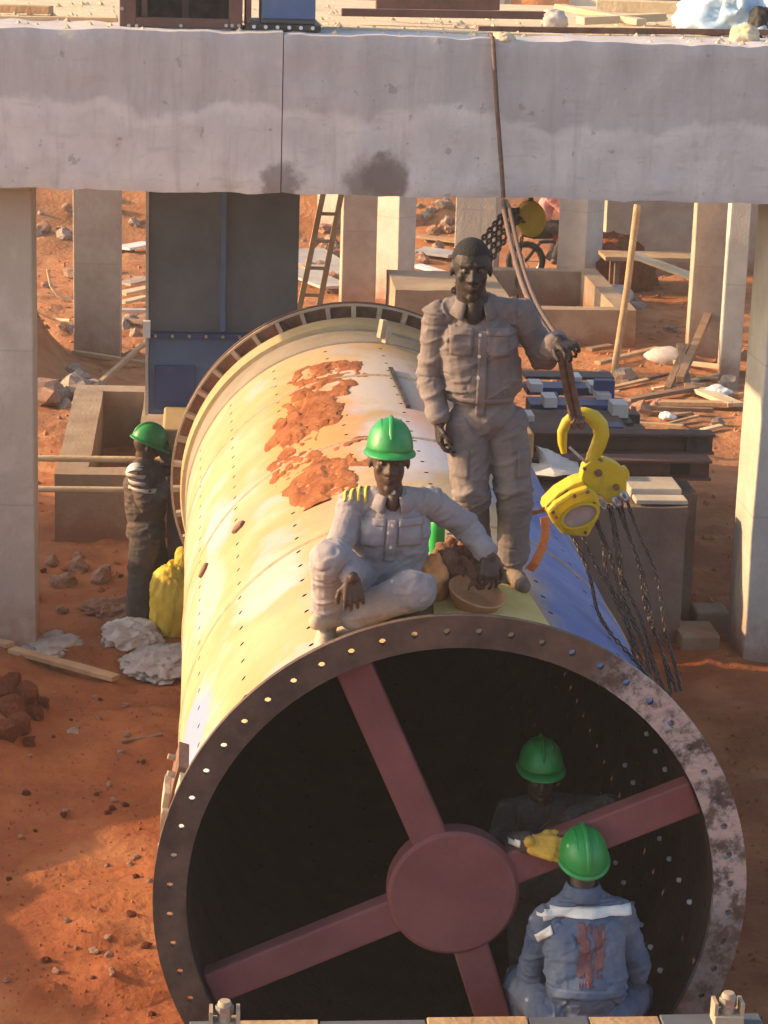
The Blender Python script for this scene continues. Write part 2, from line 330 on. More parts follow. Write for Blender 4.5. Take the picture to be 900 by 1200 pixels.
# ------------------------------------------------------------------ beam, slab and columns
def beam_material():
    m = bpy.data.materials.new('stained cast beam'); m.use_nodes = True; nt = m.node_tree; N = nt.nodes; L = nt.links
    b = N['Principled BSDF']; b.inputs['Roughness'].default_value = 0.88; b.inputs['Specular IOR Level'].default_value = 0.25
    tc = N.new('ShaderNodeTexCoord'); sx = N.new('ShaderNodeSeparateXYZ'); L.new(tc.outputs['Object'], sx.inputs[0])
    def noise(s, d=8, stretch=None):
        n = N.new('ShaderNodeTexNoise'); n.inputs['Scale'].default_value = s; n.inputs['Detail'].default_value = d; n.inputs['Roughness'].default_value = 0.6
        if stretch:
            mp = N.new('ShaderNodeMapping'); mp.inputs['Scale'].default_value = stretch; L.new(tc.outputs['Object'], mp.inputs[0]); L.new(mp.outputs[0], n.inputs[0])
        else: L.new(tc.outputs['Object'], n.inputs[0])
        return n.outputs[0]
    def math_(op, a, c):
        n = N.new('ShaderNodeMath'); n.operation = op
        for i, x in enumerate((a, c)):
            if isinstance(x, (int, float)): n.inputs[i].default_value = x
            else: L.new(x, n.inputs[i])
        return n.outputs[0]
    def ramp(f, a, c):
        n = N.new('ShaderNodeMapRange'); n.interpolation_type = 'SMOOTHSTEP'; L.new(f, n.inputs[0]); n.inputs[1].default_value = a; n.inputs[2].default_value = c; return n.outputs[0]
    def mix(f, a, c):
        n = N.new('ShaderNodeMix'); n.data_type = 'RGBA'
        if isinstance(f, (int, float)): n.inputs[0].default_value = f
        else: L.new(f, n.inputs[0])
        for i, x in ((6, a), (7, c)):
            if isinstance(x, tuple): n.inputs[i].default_value = (*x, 1)
            else: L.new(x, n.inputs[i])
        return n.outputs[2]
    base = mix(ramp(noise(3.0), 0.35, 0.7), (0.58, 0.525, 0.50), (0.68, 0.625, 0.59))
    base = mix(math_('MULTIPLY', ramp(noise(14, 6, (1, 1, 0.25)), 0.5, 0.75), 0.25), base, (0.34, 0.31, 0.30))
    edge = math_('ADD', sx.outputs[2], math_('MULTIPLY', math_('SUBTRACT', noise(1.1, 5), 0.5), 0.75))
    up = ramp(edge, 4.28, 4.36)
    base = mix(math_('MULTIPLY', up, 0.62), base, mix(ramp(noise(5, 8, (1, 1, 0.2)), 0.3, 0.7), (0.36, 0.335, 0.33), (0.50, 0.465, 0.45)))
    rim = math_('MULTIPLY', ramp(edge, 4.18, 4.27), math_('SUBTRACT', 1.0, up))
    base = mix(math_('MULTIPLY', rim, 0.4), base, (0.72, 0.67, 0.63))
    base = mix(math_('MULTIPLY', ramp(noise(3.5, 8, (1, 1, 3.5)), 0.55, 0.68), 0.35), base, (0.42, 0.37, 0.35))
    base = mix(math_('MULTIPLY', ramp(noise(1.0, 9, (9, 9, .6)), 0.56, 0.68), 0.28), base, (0.36, 0.31, 0.28))
    base = mix(math_('MULTIPLY', ramp(noise(6.5, 3), 0.66, 0.70), 0.55), base, (0.30, 0.26, 0.24))
    for u, v, rr in ((328, 216, 0.17), (440, 218, 0.26), (452, 205, 0.2)):
        q = at(u, v, 7.4)
        dx = math_('SUBTRACT', sx.outputs[0], q.x); dz = math_('SUBTRACT', sx.outputs[2], q.z)
        d = math_('SQRT', math_('ADD', math_('MULTIPLY', dx, dx), math_('MULTIPLY', dz, dz)), 0)
        d = math_('ADD', d, math_('MULTIPLY', math_('SUBTRACT', noise(7), 0.5), 0.3))
        base = mix(math_('MULTIPLY', math_('SUBTRACT', 1.0, ramp(d, rr * 0.55, rr * 1.1)), 0.72), base, (0.19, 0.15, 0.13))
    pits = ramp(noise(22, 3), 0.70, 0.76)
    base = mix(math_('MULTIPLY', pits, 0.6), base, (0.22, 0.19, 0.18))
    L.new(base, b.inputs['Base Color'])
    bp = N.new('ShaderNodeBump'); bp.inputs['Strength'].default_value = 0.28; bp.inputs['Distance'].default_value = 0.02
    L.new(noise(26), bp.inputs['Height']); L.new(bp.outputs[0], b.inputs['Normal'])
    return m
beam_m = beam_material()
frame_t = thing('concrete_beam', 'long grey cast concrete beam with dark stains spanning the top of the picture', 'beam', (0, 7.4, 3.74))
xj = at(331, 120, 7.4).x
def beam_piece(x0, x1, seed):
    """a beam length with its front and lower edge uneven as cast"""
    bm = MB(); nx = max(2, int((x1 - x0) / 0.06)); nz = 19
    zz = np.linspace(3.735, 4.885, nz); xx = np.linspace(x0, x1, nx)
    vs = []
    for k, y in ((0, 7.4), (1, 8.35)):
        for z in zz:
            for x in xx: vs.append((x, y, z))
    P = np.array(vs); n1 = fbm(P * 5, 3, seed) - 0.5; n2 = fbm(P * np.array([7, 7, 7]), 3, seed + 3) - 0.5
    fr = P[:, 1] < 7.5
    P[:, 1] += np.where(fr, n1 * 0.035, 0)
    lowm = P[:, 2] < 3.74; top = P[:, 2] > 4.88
    P[:, 2] += np.where(lowm | top, n2 * 0.045, 0); P[:, 1] += np.where(fr & (lowm | top), np.abs(n1) * 0.05 + 0.012, 0)
    fs = []; q = nx * nz
    for j in range(nz - 1):
        for i in range(nx - 1):
            a = j * nx + i; fs.append((a, a + 1, a + nx + 1, a + nx)); fs.append((q + a, q + a + nx, q + a + nx + 1, q + a + 1))
    for i in range(nx - 1):
        fs.append((i, q + i, q + i + 1, i + 1)); t = (nz - 1) * nx + i; fs.append((t, t + 1, q + t + 1, q + t))
    for j in range(nz - 1):
        a = j * nx; fs.append((a, a + nx, q + a + nx, q + a)); a += nx - 1; fs.append((a, q + a, q + a + nx, a + nx))
    me = bpy.data.meshes.new('beam_segment'); me.from_pydata(P.tolist(), [], fs); me.materials.append(beam_m)
    o = bpy.data.objects.new('beam_segment', me); me.transform(Matrix.Translation(-wloc(frame_t))); link(o, frame_t)
    # stains are laid out in world metres, so the part keeps its coordinates
    me.transform(Matrix.Translation(wloc(frame_t))); o.location = -wloc(frame_t)
    bm_ = bmesh.new(); bm_.from_mesh(me); bmesh.ops.recalc_face_normals(bm_, faces=bm_.faces); bm_.to_mesh(me); bm_.free()
    me.polygons.foreach_set('use_smooth', [True] * len(me.polygons)); me.set_sharp_from_angle(angle=R(40))
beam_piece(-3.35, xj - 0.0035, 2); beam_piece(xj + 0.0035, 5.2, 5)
o = MB().box(-3.25, 5.1, 8.36, 13.2, 4.55, 4.86).build('floor_slab', plaster); rough_up(o, 0.03, 2.5, 4, 6)
tag(o, 'sandy topped concrete floor slab lying behind the top of the long beam', 'floor slab')

def column(x0, x1, y0, y1, z1, label, m=conc, rot=0.0, z0=-0.25, group='concrete columns of the unfinished building', seed=1):
    cx, cy = (x0 + x1) / 2, (y0 + y1) / 2
    t = thing('concrete_column', label, 'column', (cx, cy, 0), group)
    o = MB().box(x0, x1, y0, y1, z0, z1).build('shaft', m, t)
    rough_up(o, 0.012, 3, seed, 5); b = o.modifiers.new('edge', 'BEVEL'); b.width = 0.012; b.segments = 2; b.limit_method = 'ANGLE'; b.angle_limit = R(50)
    t.rotation_euler.z = rot
    return t
column(-3.0, -2.43, 7.86, 8.30, 3.74, 'thick pale column at the left edge of the picture under the beam', conc, seed=2)
column(3.20, 3.78, 7.70, 8.30, 3.74, 'thick pale column at the right edge with a sunlit patch on its side', conc_pale, seed=3)
def col_px(u0, u1, vb, depth, z1, label, m=conc, rot=0.0, seed=1):
    a = gr(u0, vb); b = at(u1, vb, a.y); return column(a.x, b.x, a.y, a.y + depth, z1, label, m, rot, seed=seed)
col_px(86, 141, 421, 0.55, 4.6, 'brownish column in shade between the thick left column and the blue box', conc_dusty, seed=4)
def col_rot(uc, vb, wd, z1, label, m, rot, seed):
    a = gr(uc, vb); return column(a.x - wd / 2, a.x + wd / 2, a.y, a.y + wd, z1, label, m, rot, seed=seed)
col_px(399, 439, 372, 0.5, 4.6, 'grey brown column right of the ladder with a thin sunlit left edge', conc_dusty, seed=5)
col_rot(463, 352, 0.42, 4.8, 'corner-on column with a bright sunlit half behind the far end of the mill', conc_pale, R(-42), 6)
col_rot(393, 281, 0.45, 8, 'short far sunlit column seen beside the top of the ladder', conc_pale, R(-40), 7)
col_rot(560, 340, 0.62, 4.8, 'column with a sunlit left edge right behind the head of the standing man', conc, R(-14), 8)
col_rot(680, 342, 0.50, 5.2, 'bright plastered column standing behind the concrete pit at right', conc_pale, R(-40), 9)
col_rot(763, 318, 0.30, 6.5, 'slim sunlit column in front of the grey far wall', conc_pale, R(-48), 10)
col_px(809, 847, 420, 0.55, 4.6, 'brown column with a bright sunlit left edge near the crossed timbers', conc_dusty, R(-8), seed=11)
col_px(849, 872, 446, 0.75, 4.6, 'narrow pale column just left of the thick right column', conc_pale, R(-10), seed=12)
# far wall in shade on the right
a = gr(700, 334); b = at(905, 334, a.y)
o = MB().box(a.x + 0.3, b.x + 4, a.y + 1.2, a.y + 1.6, -0.3, 6.0).build('far_wall', conc_dusty, smooth=None); rough_up(o, 0.02, 2, 5, 6)
tag(o, 'tall grey concrete wall in shade behind the right hand columns', 'wall')

# ------------------------------------------------------------------ concrete pits and plinths
def pit(name, label, x0, x1, y0, y1, h, th, m, cat='concrete pit', z0=-0.3, m2=None):
    t = thing(name, label, cat, ((x0 + x1) / 2, (y0 + y1) / 2, 0))
    for nm, bx in (('front_wall', (x0, x1, y0, y0 + th)), ('back_wall', (x0, x1, y1 - th, y1)), ('side_wall', (x0, x0 + th, y0 + th, y1 - th)), ('side_wall', (x1 - th, x1, y0 + th, y1 - th))):
        o = MB().box(*bx, z0, h).build(nm, m, t); rough_up(o, 0.012, 3, 7, 4)
    return t
a = gr(62, 632)
pit('concrete_pit', 'low open concrete pit box left of the mill behind the two pipes', a.x + .02, -1.45, a.y, 15.0, 0.62, 0.30, pit_conc)
a = gr(604, 405); b = at(744, 405, a.y)
pit('concrete_pit', 'square open concrete pit with sunlit inner walls at the foot of the bright column', a.x - .25, b.x, a.y, a.y + 3.4, 0.50, 0.26, pit_conc)
a = gr(462, 392); b = at(548, 392, a.y)
o = MB().box(a.x, b.x, a.y, a.y + 1.6, -.3, .62).build('footing_block', pit_conc); rough_up(o, .02, 2.5, 6, 4); tag(o, 'low earth stained footing block behind the right end of the far mill ring', 'footing')
# bearing plinth under the far end of the mill
t = thing('bearing_plinth', 'brown concrete plinth carrying the far end of the mill and the blue box', 'plinth', (0.1, 9.4, 0))
o = MB().box(-1.42, 1.55, 8.75, 14.6, -0.3, 1.42).build('block', plinth_m, t); rough_up(o, 0.015, 3, 3, 6)
o = MB().box(-1.46, 1.58, 8.71, 9.54, 1.425, 1.64).build('cap', MATS['ring paint and sunlit cap cream'], t, bevel=0.02)  # raw concrete top, its sunlit look put into the cream colour
o = MB().box(-0.55, 0.62, 8.05, 8.70, -0.2, 1.2).build('bearing_stool', plinth_m, t); rough_up(o, 0.015, 3, 3, 4)
# plinth on the right with the steel on top
a = at(612, 592, 8.1); b = at(806, 597, 8.1)
t = thing('machine_plinth', 'big brown concrete block right of the mill carrying steel frames', 'plinth', ((a.x + b.x) / 2, 9, 0))
zt = at(700, 594, 8.1).z
o = MB().box(a.x - 0.2, b.x, 8.1, 11.6, -0.3, zt).build('block', plinth_m, t); rough_up(o, 0.018, 3, 4, 6)
o = MB().box(b.x + 0.01, b.x + 0.22, 8.75, 11.3, -0.3, zt - 0.06).build('side_block', plinth_m, t); rough_up(o, 0.015, 3, 5, 4)
PLZ = zt

# ------------------------------------------------------------------ blue steel housing
x0, x1 = at(174, 400, 9.55).x, at(350, 300, 9.55).x
zs = at(200, 390, 9.55).z
t = thing('steel_housing', 'tall square steel housing with grey upper sheet and blue lower sheet behind the mill', 'housing', ((x0 + x1) / 2, 9.55, 1.56))
xm = at(262, 300, 9.55).x
MB().box(x0, x1, 9.565, 14.2, 1.56, zs).build('lower_casing', blue_steel, t, bevel=0.01)
for a_, b_ in ((x0, xm - .012), (xm + .012, x1)):
    o = MB().box(a_, b_, 9.55, 14.2, zs + 0.006, 4.5).build('upper_panel', grey_steel, t, bevel=0.008)
MB().box(xm - .02, xm + .02, 9.525, 9.549, zs + .02, 4.5).build('seam_strip', blue_steel, t)
MB().box(x0 - .025, x0 - .002, 9.53, 9.60, 1.56, 4.5).build('corner_strip', tin, t)
MB().box(x0 - .03, x1, 9.50, 9.548, zs - .035, zs + .0).build('joint_flange', blue_deep, t)
for i in range(9):
    x = x0 + 0.06 + i * (x1 - x0 - .12) / 8
    MB().lathe([(0, -.02), (.014, -.02), (.014, .0)], (x, 9.50, zs - .017), (0, 1, 0), 6).build('bolt', steel, t)
q = at(205, 450, 9.55); MB().box(q.x - .17, q.x + .17, 9.545, 9.563, q.z - .22, q.z + .16).build('door_plate', blue_deep, t, bevel=.006)
q = at(172, 385, 9.5); MB().box(q.x - .03, q.x + .03, 9.45, 9.50, q.z - .07, q.z + .07).build('tag_plate', plastic, t)

# ------------------------------------------------------------------ the ball mill
AX = 1.55; RO = 1.25; RI = 1.205; LEN = 7.5
def sh(phi, y, r=RO):       # a point on the shell: phi in degrees from the top, towards the right
    a = R(phi); return Vector((r * math.sin(a), y, AX + r * math.cos(a)))
def shell_material():
    m = bpy.data.materials.new('weathered mill paint'); m.use_nodes = True; nt = m.node_tree; N = nt.nodes; L = nt.links
    b = N['Principled BSDF']; b.inputs['Roughness'].default_value = 0.8; b.inputs['Specular IOR Level'].default_value = 0.2
    tc = N.new('ShaderNodeTexCoord'); sx = N.new('ShaderNodeSeparateXYZ'); L.new(tc.outputs['Object'], sx.inputs[0])
    def noise(s, d=8, st=None, off=None):
        n = N.new('ShaderNodeTexNoise'); n.inputs['Scale'].default_value = s; n.inputs['Detail'].default_value = d; n.inputs['Roughness'].default_value = 0.6
        mp = N.new('ShaderNodeMapping'); mp.inputs['Scale'].default_value = st or (1, 1, 1); mp.inputs['Location'].default_value = off or (0, 0, 0)
        L.new(tc.outputs['Object'], mp.inputs[0]); L.new(mp.outputs[0], n.inputs[0]); return n.outputs[0]
    def mth(op, a, c=0.0):
        n = N.new('ShaderNodeMath'); n.operation = op
        for i, x in enumerate((a, c)):
            if isinstance(x, (int, float)): n.inputs[i].default_value = x
            else: L.new(x, n.inputs[i])
        return n.outputs[0]
    def ramp(f, a, c):
        n = N.new('ShaderNodeMapRange'); n.interpolation_type = 'SMOOTHSTEP'; L.new(f, n.inputs[0]); n.inputs[1].default_value = a; n.inputs[2].default_value = c; return n.outputs[0]
    def mix(f, a, c):
        n = N.new('ShaderNodeMix'); n.data_type = 'RGBA'
        if isinstance(f, (int, float)): n.inputs[0].default_value = f
        else: L.new(f, n.inputs[0])
        for i, x in ((6, a), (7, c)):
            if isinstance(x, tuple): n.inputs[i].default_value = (*x, 1)
            else: L.new(x, n.inputs[i])
        return n.outputs[2]
    base = mix(ramp(noise(1.3), 0.35, 0.7), (0.385, 0.25, 0.115), (0.45, 0.325, 0.19))      # cream yellow primer
    base = mix(mth('MULTIPLY', ramp(noise(2.6, 5, None, (3, 1, 7)), 0.48, 0.70), 0.5), base, (0.34, 0.35, 0.44))   # pale blue patches
    base = mix(mth('MULTIPLY', ramp(noise(1.7, 4, None, (9, 4, 2)), 0.56, 0.66), 0.55), base, (0.46, 0.26, 0.18))  # pinkish soil film
    def patch(phi, y, ry, rt, col, f, sc=3.0):
        nonlocal base
        q = sh(phi, y); d = [mth('DIVIDE', mth('SUBTRACT', sx.outputs[k], c), r) for k, c, r in ((0, q.x, rt), (1, q.y, ry), (2, q.z - AX, rt))]
        s = mth('ADD', mth('ADD', mth('MULTIPLY', d[0], d[0]), mth('MULTIPLY', d[1], d[1])), mth('MULTIPLY', d[2], d[2]))
        s = mth('ADD', s, mth('MULTIPLY', mth('SUBTRACT', noise(sc, 6), 0.5), 1.9))
        base = mix(mth('MULTIPLY', mth('SUBTRACT', 1.0, ramp(s, 0.3, 1.25)), f), base, col)
    patch(-24, 4.3, 1.9, .34, (0.58, 0.22, 0.07), 0.75, 4.5)        # red soil rubbed round the heaps
    patch(2, 5.3, 1.0, .42, (0.46, 0.40, 0.36), 0.7); patch(3, 3.6, .8, .3, (0.45, 0.44, 0.50), 0.8); patch(16, 4.3, .9, .25, (0.52, 0.30, 0.22), 0.7)
    patch(-57, 3.7, .6, .16, (0.32, 0.31, 0.40), 0.7); patch(-62, 2.6, .5, .2, (0.36, 0.35, 0.38), 0.55); patch(-40, 1.75, .45, .25, (0.38, 0.38, 0.40), 0.55)
    patch(-72, 0.95, .5, .26, (0.23, 0.25, 0.40), 0.85); patch(-84, 0.4, .5, .4, (0.28, 0.31, 0.40), 0.8); patch(-66, .25, .3, .3, (0.32, 0.36, 0.42), .75)
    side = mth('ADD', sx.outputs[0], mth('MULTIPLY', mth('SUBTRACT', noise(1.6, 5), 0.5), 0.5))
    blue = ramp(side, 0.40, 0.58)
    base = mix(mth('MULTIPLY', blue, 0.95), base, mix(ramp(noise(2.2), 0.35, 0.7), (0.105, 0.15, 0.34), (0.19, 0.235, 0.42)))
    base = mix(mth('MULTIPLY', ramp(noise(9, 6, (1, .35, 1)), 0.58, 0.72), 0.35), base, (0.42, 0.27, 0.17))
    base = mix(mth('MULTIPLY', ramp(noise(40, 4), 0.66, 0.74), 0.5), base, (0.30, 0.17, 0.10))
    L.new(base, b.inputs['Base Color'])
    bp = N.new('ShaderNodeBump'); bp.inputs['Strength'].default_value = 0.3; bp.inputs['Distance'].default_value = 0.012
    L.new(noise(18), bp.inputs['Height']); L.new(bp.outputs[0], b.inputs['Normal'])
    return m
def flange_material():
    """front ring: rusty brown, rubbed down to bare metal on the upper right arc"""
    m = mat('front ring', (0.060, 0.036, 0.028), (0.12, 0.075, 0.055), 6, 0.75, 0.3, 40); nt = m.node_tree; N = nt.nodes; L = nt.links; b = N['Principled BSDF']
    tc = N.new('ShaderNodeTexCoord'); sx = N.new('ShaderNodeSeparateXYZ'); L.new(tc.outputs['Object'], sx.inputs[0])
    n = N.new('ShaderNodeTexNoise'); n.inputs['Scale'].default_value = 9; n.inputs['Detail'].default_value = 10; n.inputs['Roughness'].default_value = .75; L.new(tc.outputs['Object'], n.inputs[0])
    at2 = N.new('ShaderNodeMath'); at2.operation = 'ARCTAN2'; L.new(sx.outputs[0], at2.inputs[0]); L.new(sx.outputs[2], at2.inputs[1])
    def rg(a, c, i):
        r = N.new('ShaderNodeMapRange'); r.interpolation_type = 'SMOOTHSTEP'; L.new(i, r.inputs[0]); r.inputs[1].default_value = a; r.inputs[2].default_value = c; return r.outputs[0]
    def ml(x, y, op='MULTIPLY'):
        r = N.new('ShaderNodeMath'); r.operation = op
        for i, k in enumerate((x, y)):
            if isinstance(k, float): r.inputs[i].default_value = k
            else: L.new(k, r.inputs[i])
        return r.outputs[0]
    arc = ml(rg(0.45, 0.70, at2.outputs[0]), ml(ml(rg(1.75, 1.45, at2.outputs[0]), .75), ml(rg(2.35, 2.0, at2.outputs[0]), .25), 'ADD'))
    f = ml(arc, rg(0.42, 0.58, n.outputs[0]))
    mx = N.new('ShaderNodeMix'); mx.data_type = 'RGBA'; L.new(f, mx.inputs[0]); old = b.inputs['Base Color'].links[0].from_socket
    L.new(old, mx.inputs[6]); mx.inputs[7].default_value = (0.45, 0.43, 0.43, 1); L.new(mx.outputs[2], b.inputs['Base Color'])
    L.new(ml(f, 0.55), b.inputs['Metallic'])
    ro = ml(ml(f, -0.33), 0.75, 'ADD'); L.new(ro, b.inputs['Roughness'])
    return m
mill = thing('ball_mill', 'huge cream and blue steel mill drum lying with its open end toward the viewer', 'ball mill', (0, 0, AX))
shell_m = shell_material(); flange_m = flange_material()
def make_shell():
    vs = []; fs = []; mi = []; cache = {}
    def V(p):
        k = (round(p[0], 5), round(p[1], 5), round(p[2], 5))
        if k not in cache: cache[k] = len(vs); vs.append(p)
        return cache[k]
    NR, SUB, PY = 20, 5, 0.25; ny = int(LEN / PY); da = 360.0 / NR / SUB
    for s in range(NR):
        for c in range(SUB):
            a0 = -49 - da / 2 + 18 * s + da * c; a1 = a0 + da; am = (a0 + a1) / 2
            for j in range(ny):
                y0 = j * PY + .002; y1 = y0 + PY; ym = (y0 + y1) / 2
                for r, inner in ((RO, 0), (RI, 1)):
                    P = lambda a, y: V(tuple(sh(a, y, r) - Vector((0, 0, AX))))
                    if c == 0:
                        bd = [P(a0, y0), P(am, y0), P(a1, y0), P(a1, ym), P(a1, y1), P(am, y1), P(a0, y1), P(a0, ym)]
                        hr = 0.0145; hd = []
                        for k in range(8):
                            t = R(-135 + 45 * k); hd.append(P(am + math.degrees(hr * math.cos(t) / r), ym + hr * math.sin(t)))
                        for k in range(8):
                            q = (bd[k], bd[(k + 1) % 8], hd[(k + 1) % 8], hd[k]); fs.append(q if not inner else q[::-1]); mi.append(inner)
                        if not inner: ho = hd
                        else:
                            for k in range(8): fs.append((ho[k], ho[(k + 1) % 8], hd[(k + 1) % 8], hd[k])); mi.append(1)
                    else:
                        q = (P(a0, y0), P(a1, y0), P(a1, ym), P(a0, ym)); q2 = (P(a0, ym), P(a1, ym), P(a1, y1), P(a0, y1))
                        for z in (q, q2): fs.append(z if not inner else z[::-1]); mi.append(inner)
    me = bpy.data.meshes.new('shell'); me.from_pydata([tuple(v) for v in vs], [], fs)
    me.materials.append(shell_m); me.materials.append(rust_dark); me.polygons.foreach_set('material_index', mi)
    me.polygons.foreach_set('use_smooth', [True] * len(fs)); me.update(); me.set_sharp_from_angle(angle=R(35))
    o = bpy.data.objects.new('shell', me); return link(o, mill)
make_shell()
def make_ring(name, ri, ro, y0, y1, nh, hr, rh, m):
    vs = []; fs = []
    def ringpts(y):
        k0 = len(vs)
        for s in range(nh):
            for k in range(2):
                for r in (ri, (ri + ro) / 2, ro): 
                    a = 2 * PI * (s + k * .5) / nh; vs.append((r * math.sin(a), y, r * math.cos(a)))
        k1 = len(vs)
        for s in range(nh):
            a = 2 * PI * (s + .5) / nh; c = np.array((rh * math.sin(a), rh * math.cos(a))); er = c / rh; et = np.array((er[1], -er[0]))
            for k in range(8):
                t = R(-135 + 45 * k); p = c + et * hr * math.cos(t) + er * hr * math.sin(t); vs.append((p[0], y, p[1]))
        return k0, k1
    fr = ringpts(y0); bk = ringpts(y1)
    for (k0, k1), flip in ((fr, 0), (bk, 1)):
        for s in range(nh):
            s0 = k0 + s * 6; s1 = k0 + ((s + 1) % nh) * 6
            bd = [s0, s0 + 3, s1, s1 + 1, s1 + 2, s0 + 5, s0 + 2, s0 + 1]; hd = [k1 + s * 8 + k for k in range(8)]
            for k in range(8):
                q = (bd[k], bd[(k + 1) % 8], hd[(k + 1) % 8], hd[k]); fs.append(q)
    d = bk[0] - fr[0]
    for s in range(nh):
        for k in range(2):
            i = fr[0] + s * 6 + k * 3; j = fr[0] + ((s * 2 + k + 1) % (2 * nh)) * 3
            fs.append((i, j, j + d, i + d)); fs.append((i + 2, i + 2 + d, j + 2 + d, j + 2))
        for k in range(8):
            i = fr[1] + s * 8 + k; j = fr[1] + s * 8 + (k + 1) % 8; fs.append((i, i + d, j + d, j))
    me = bpy.data.meshes.new(name); me.from_pydata(vs, [], fs); me.materials.append(m)
    bm = bmesh.new(); bm.from_mesh(me); bmesh.ops.recalc_face_normals(bm, faces=bm.faces); bm.to_mesh(me); bm.free()
    me.polygons.foreach_set('use_smooth', [True] * len(me.polygons)); me.set_sharp_from_angle(angle=R(35))
    return link(bpy.data.objects.new(name, me), mill)
make_ring('front_ring', 1.20, 1.35, -0.035, 0.0, 56, 0.0165, 1.275, flange_m)
gus_m = mat('dusty gusset steel', (0.34, 0.25, 0.17), (0.48, 0.38, 0.27), 6, .8, .3, 30)
# far end: closed head, ring gear of gussets, riding ring
MB().lathe([(0.0, 7.50), (1.26, 7.50), (1.26, 7.56), (0.0, 7.62)], (0, 0, AX), (0, 1, 0), 72).build('end_head', rust_dark, mill, smooth=35)
MB().lathe([(1.253, 7.02), (1.29, 7.03), (1.300, 7.07), (1.300, 7.27), (1.29, 7.31), (1.253, 7.32), (1.253, 7.02)], (0, 0, AX), (0, 1, 0), 96).build('riding_ring', MATS['ring paint and sunlit cap cream'], mill, smooth=35)
MB().lathe([(1.251, 6.55), (1.262, 6.56), (1.262, 7.0), (1.251, 7.01)], (0, 0, AX), (0, 1, 0), 96).build('bare_band', mat('bare brown band', (0.20, 0.16, 0.11), (0.28, 0.22, 0.16), 3, .8, .3, 30), mill, smooth=35)
MB().lathe([(1.2, 7.50), (1.372, 7.50), (1.372, 7.535), (1.2, 7.535), (1.2, 7.50)], (0, 0, AX), (0, 1, 0), 96).build('end_flange', rust, mill, smooth=35)
MB().lathe([(1.360, 7.40), (1.376, 7.40), (1.376, 7.425), (1.360, 7.425), (1.360, 7.40)], (0, 0, AX), (0, 1, 0), 96, ref=(0, 0, 1)).build('outer_band', gus_m, mill, smooth=35)
g0 = None
for k in range(26):
    a = -110 + k * 8.4
    p = sh(a, 7.345, 1.254); q = sh(a, 7.345, 1.349)
    if a > 30 and k % 2: continue
    MB().bar(sh(a, 7.45, 1.256), sh(a, 7.45, 1.359), 0.095, 0.030, up=(math.cos(R(a)), 0, -math.sin(R(a)))).build('gusset', gus_m, mill)
# weld seams of the shell courses
for y in (1.95, 3.7, 5.45):
    MB().lathe([(1.2505, y - .022), (1.2575, y - .008), (1.2575, y + .008), (1.2505, y + .022)], (0, 0, AX), (0, 1, 0), 100).build('weld_seam', mat('weld bead', (0.30, 0.20, 0.095), (0.38, 0.27, 0.15), 20, .7, .4, 60) if 'weld bead' not in MATS else MATS['weld bead'], mill, smooth=60)
for ph, y0_, n_ in ((77, .6, 5), (95, .35, 8), (113, .35, 8), (131, .35, 7), (59, 1.0, 4)):  # white dots added inside, standing for daylight through the bolt holes
    nn_ = (Vector((0, 0, AX)) - sh(ph, 0, 1)).normalized()
    for k in range(n_):
        MB().lathe([(0, .020), (.010, .018), (.014, .009), (.014, -.004)], sh(ph + 4.5, y0_ + .25 * k, RI - .001), nn_, 8).build('daylight_dot', plastic, mill)
# hub and four arms of the spider in the open end
hub = at(531, 1045, 0.06); HX, HZ = hub.x, hub.z
MB().lathe([(0.0, 0.03), (0.285, 0.03), (0.302, 0.045), (0.302, 0.14), (0.0, 0.14)], (HX, 0, HZ), (0, 1, 0), 64).build('hub_disc', maroon, mill, smooth=35)
for (u, v), wd in (((413, 780), .165), ((824, 930), .165), ((236, 1164), .165), ((596, 1250), .165)):
    q = at(u, v, 0.06); d = Vector((q.x - HX, 0, q.z - HZ)).normalized()
    # run on until it meets the inside of the drum
    b_ = d.x * HX + d.z * (HZ - AX); c_ = HX ** 2 + (HZ - AX) ** 2 - 1.2 ** 2; Lr = -b_ + math.sqrt(b_ * b_ - c_)
    MB().bar(Vector((HX, .10, HZ)) + d * .24, Vector((HX, .10, HZ)) + d * (Lr - .004), .10, wd, up=d.cross(Vector((0, 1, 0)))).build('spider_arm', maroon, mill, bevel=.012)
# hexagonal rust plugs and a manhole pad on the flank
for u, v, yy in ((279, 619, 2.9), (240, 669, 2.55)):
    best = min(((Vector(proj(sh(a, y))) - Vector((u, v))).length, a, y) for a in np.arange(-88, -20, 1.0) for y in np.arange(1, 5, .05))
    n = (sh(best[1], 0, 1) - Vector((0, 0, AX))).normalized()
    MB().lathe([(0.0, .018), (.045, .018), (.05, .012), (.05, -.01)], sh(best[1], best[2]), n, 6).build('hex_plug', rust, mill)
def flank_pad():
    for (a0, a1, y0, y1, r0, r1, m_) in ((-99, -74, .38, .62, 1.251, 1.285, gus_m), (-100, -73, .63, .95, 1.251, 1.30, rust), (-94, -80, .66, .90, 1.301, 1.33, gus_m)):
        mb = MB(); n = 6; P = []
        for i in range(n + 1):
            a = a0 + (a1 - a0) * i / n; P.append((sh(a, y0, r0), sh(a, y1, r0), sh(a, y1, r1), sh(a, y0, r1)))
        for i in range(n):
            p, q = P[i], P[i + 1]; mb.hexa([p[0], p[1], q[1], q[0], p[3], p[2], q[2], q[3]])
        mb.build('manhole_pad', m_, mill)
    for a, y in ((-97, .68), (-97, .9), (-76, .68), (-76, .9), (-90, .44), (-80, .44), (-90, .57)):
        n = (sh(a, 0, 1) - Vector((0, 0, AX))).normalized()
        MB().lathe([(0, .038), (.014, .038), (.016, .034), (.016, -.02)], sh(a, y, 1.30), n, 8).build('stud', gus_m, mill)
flank_pad()
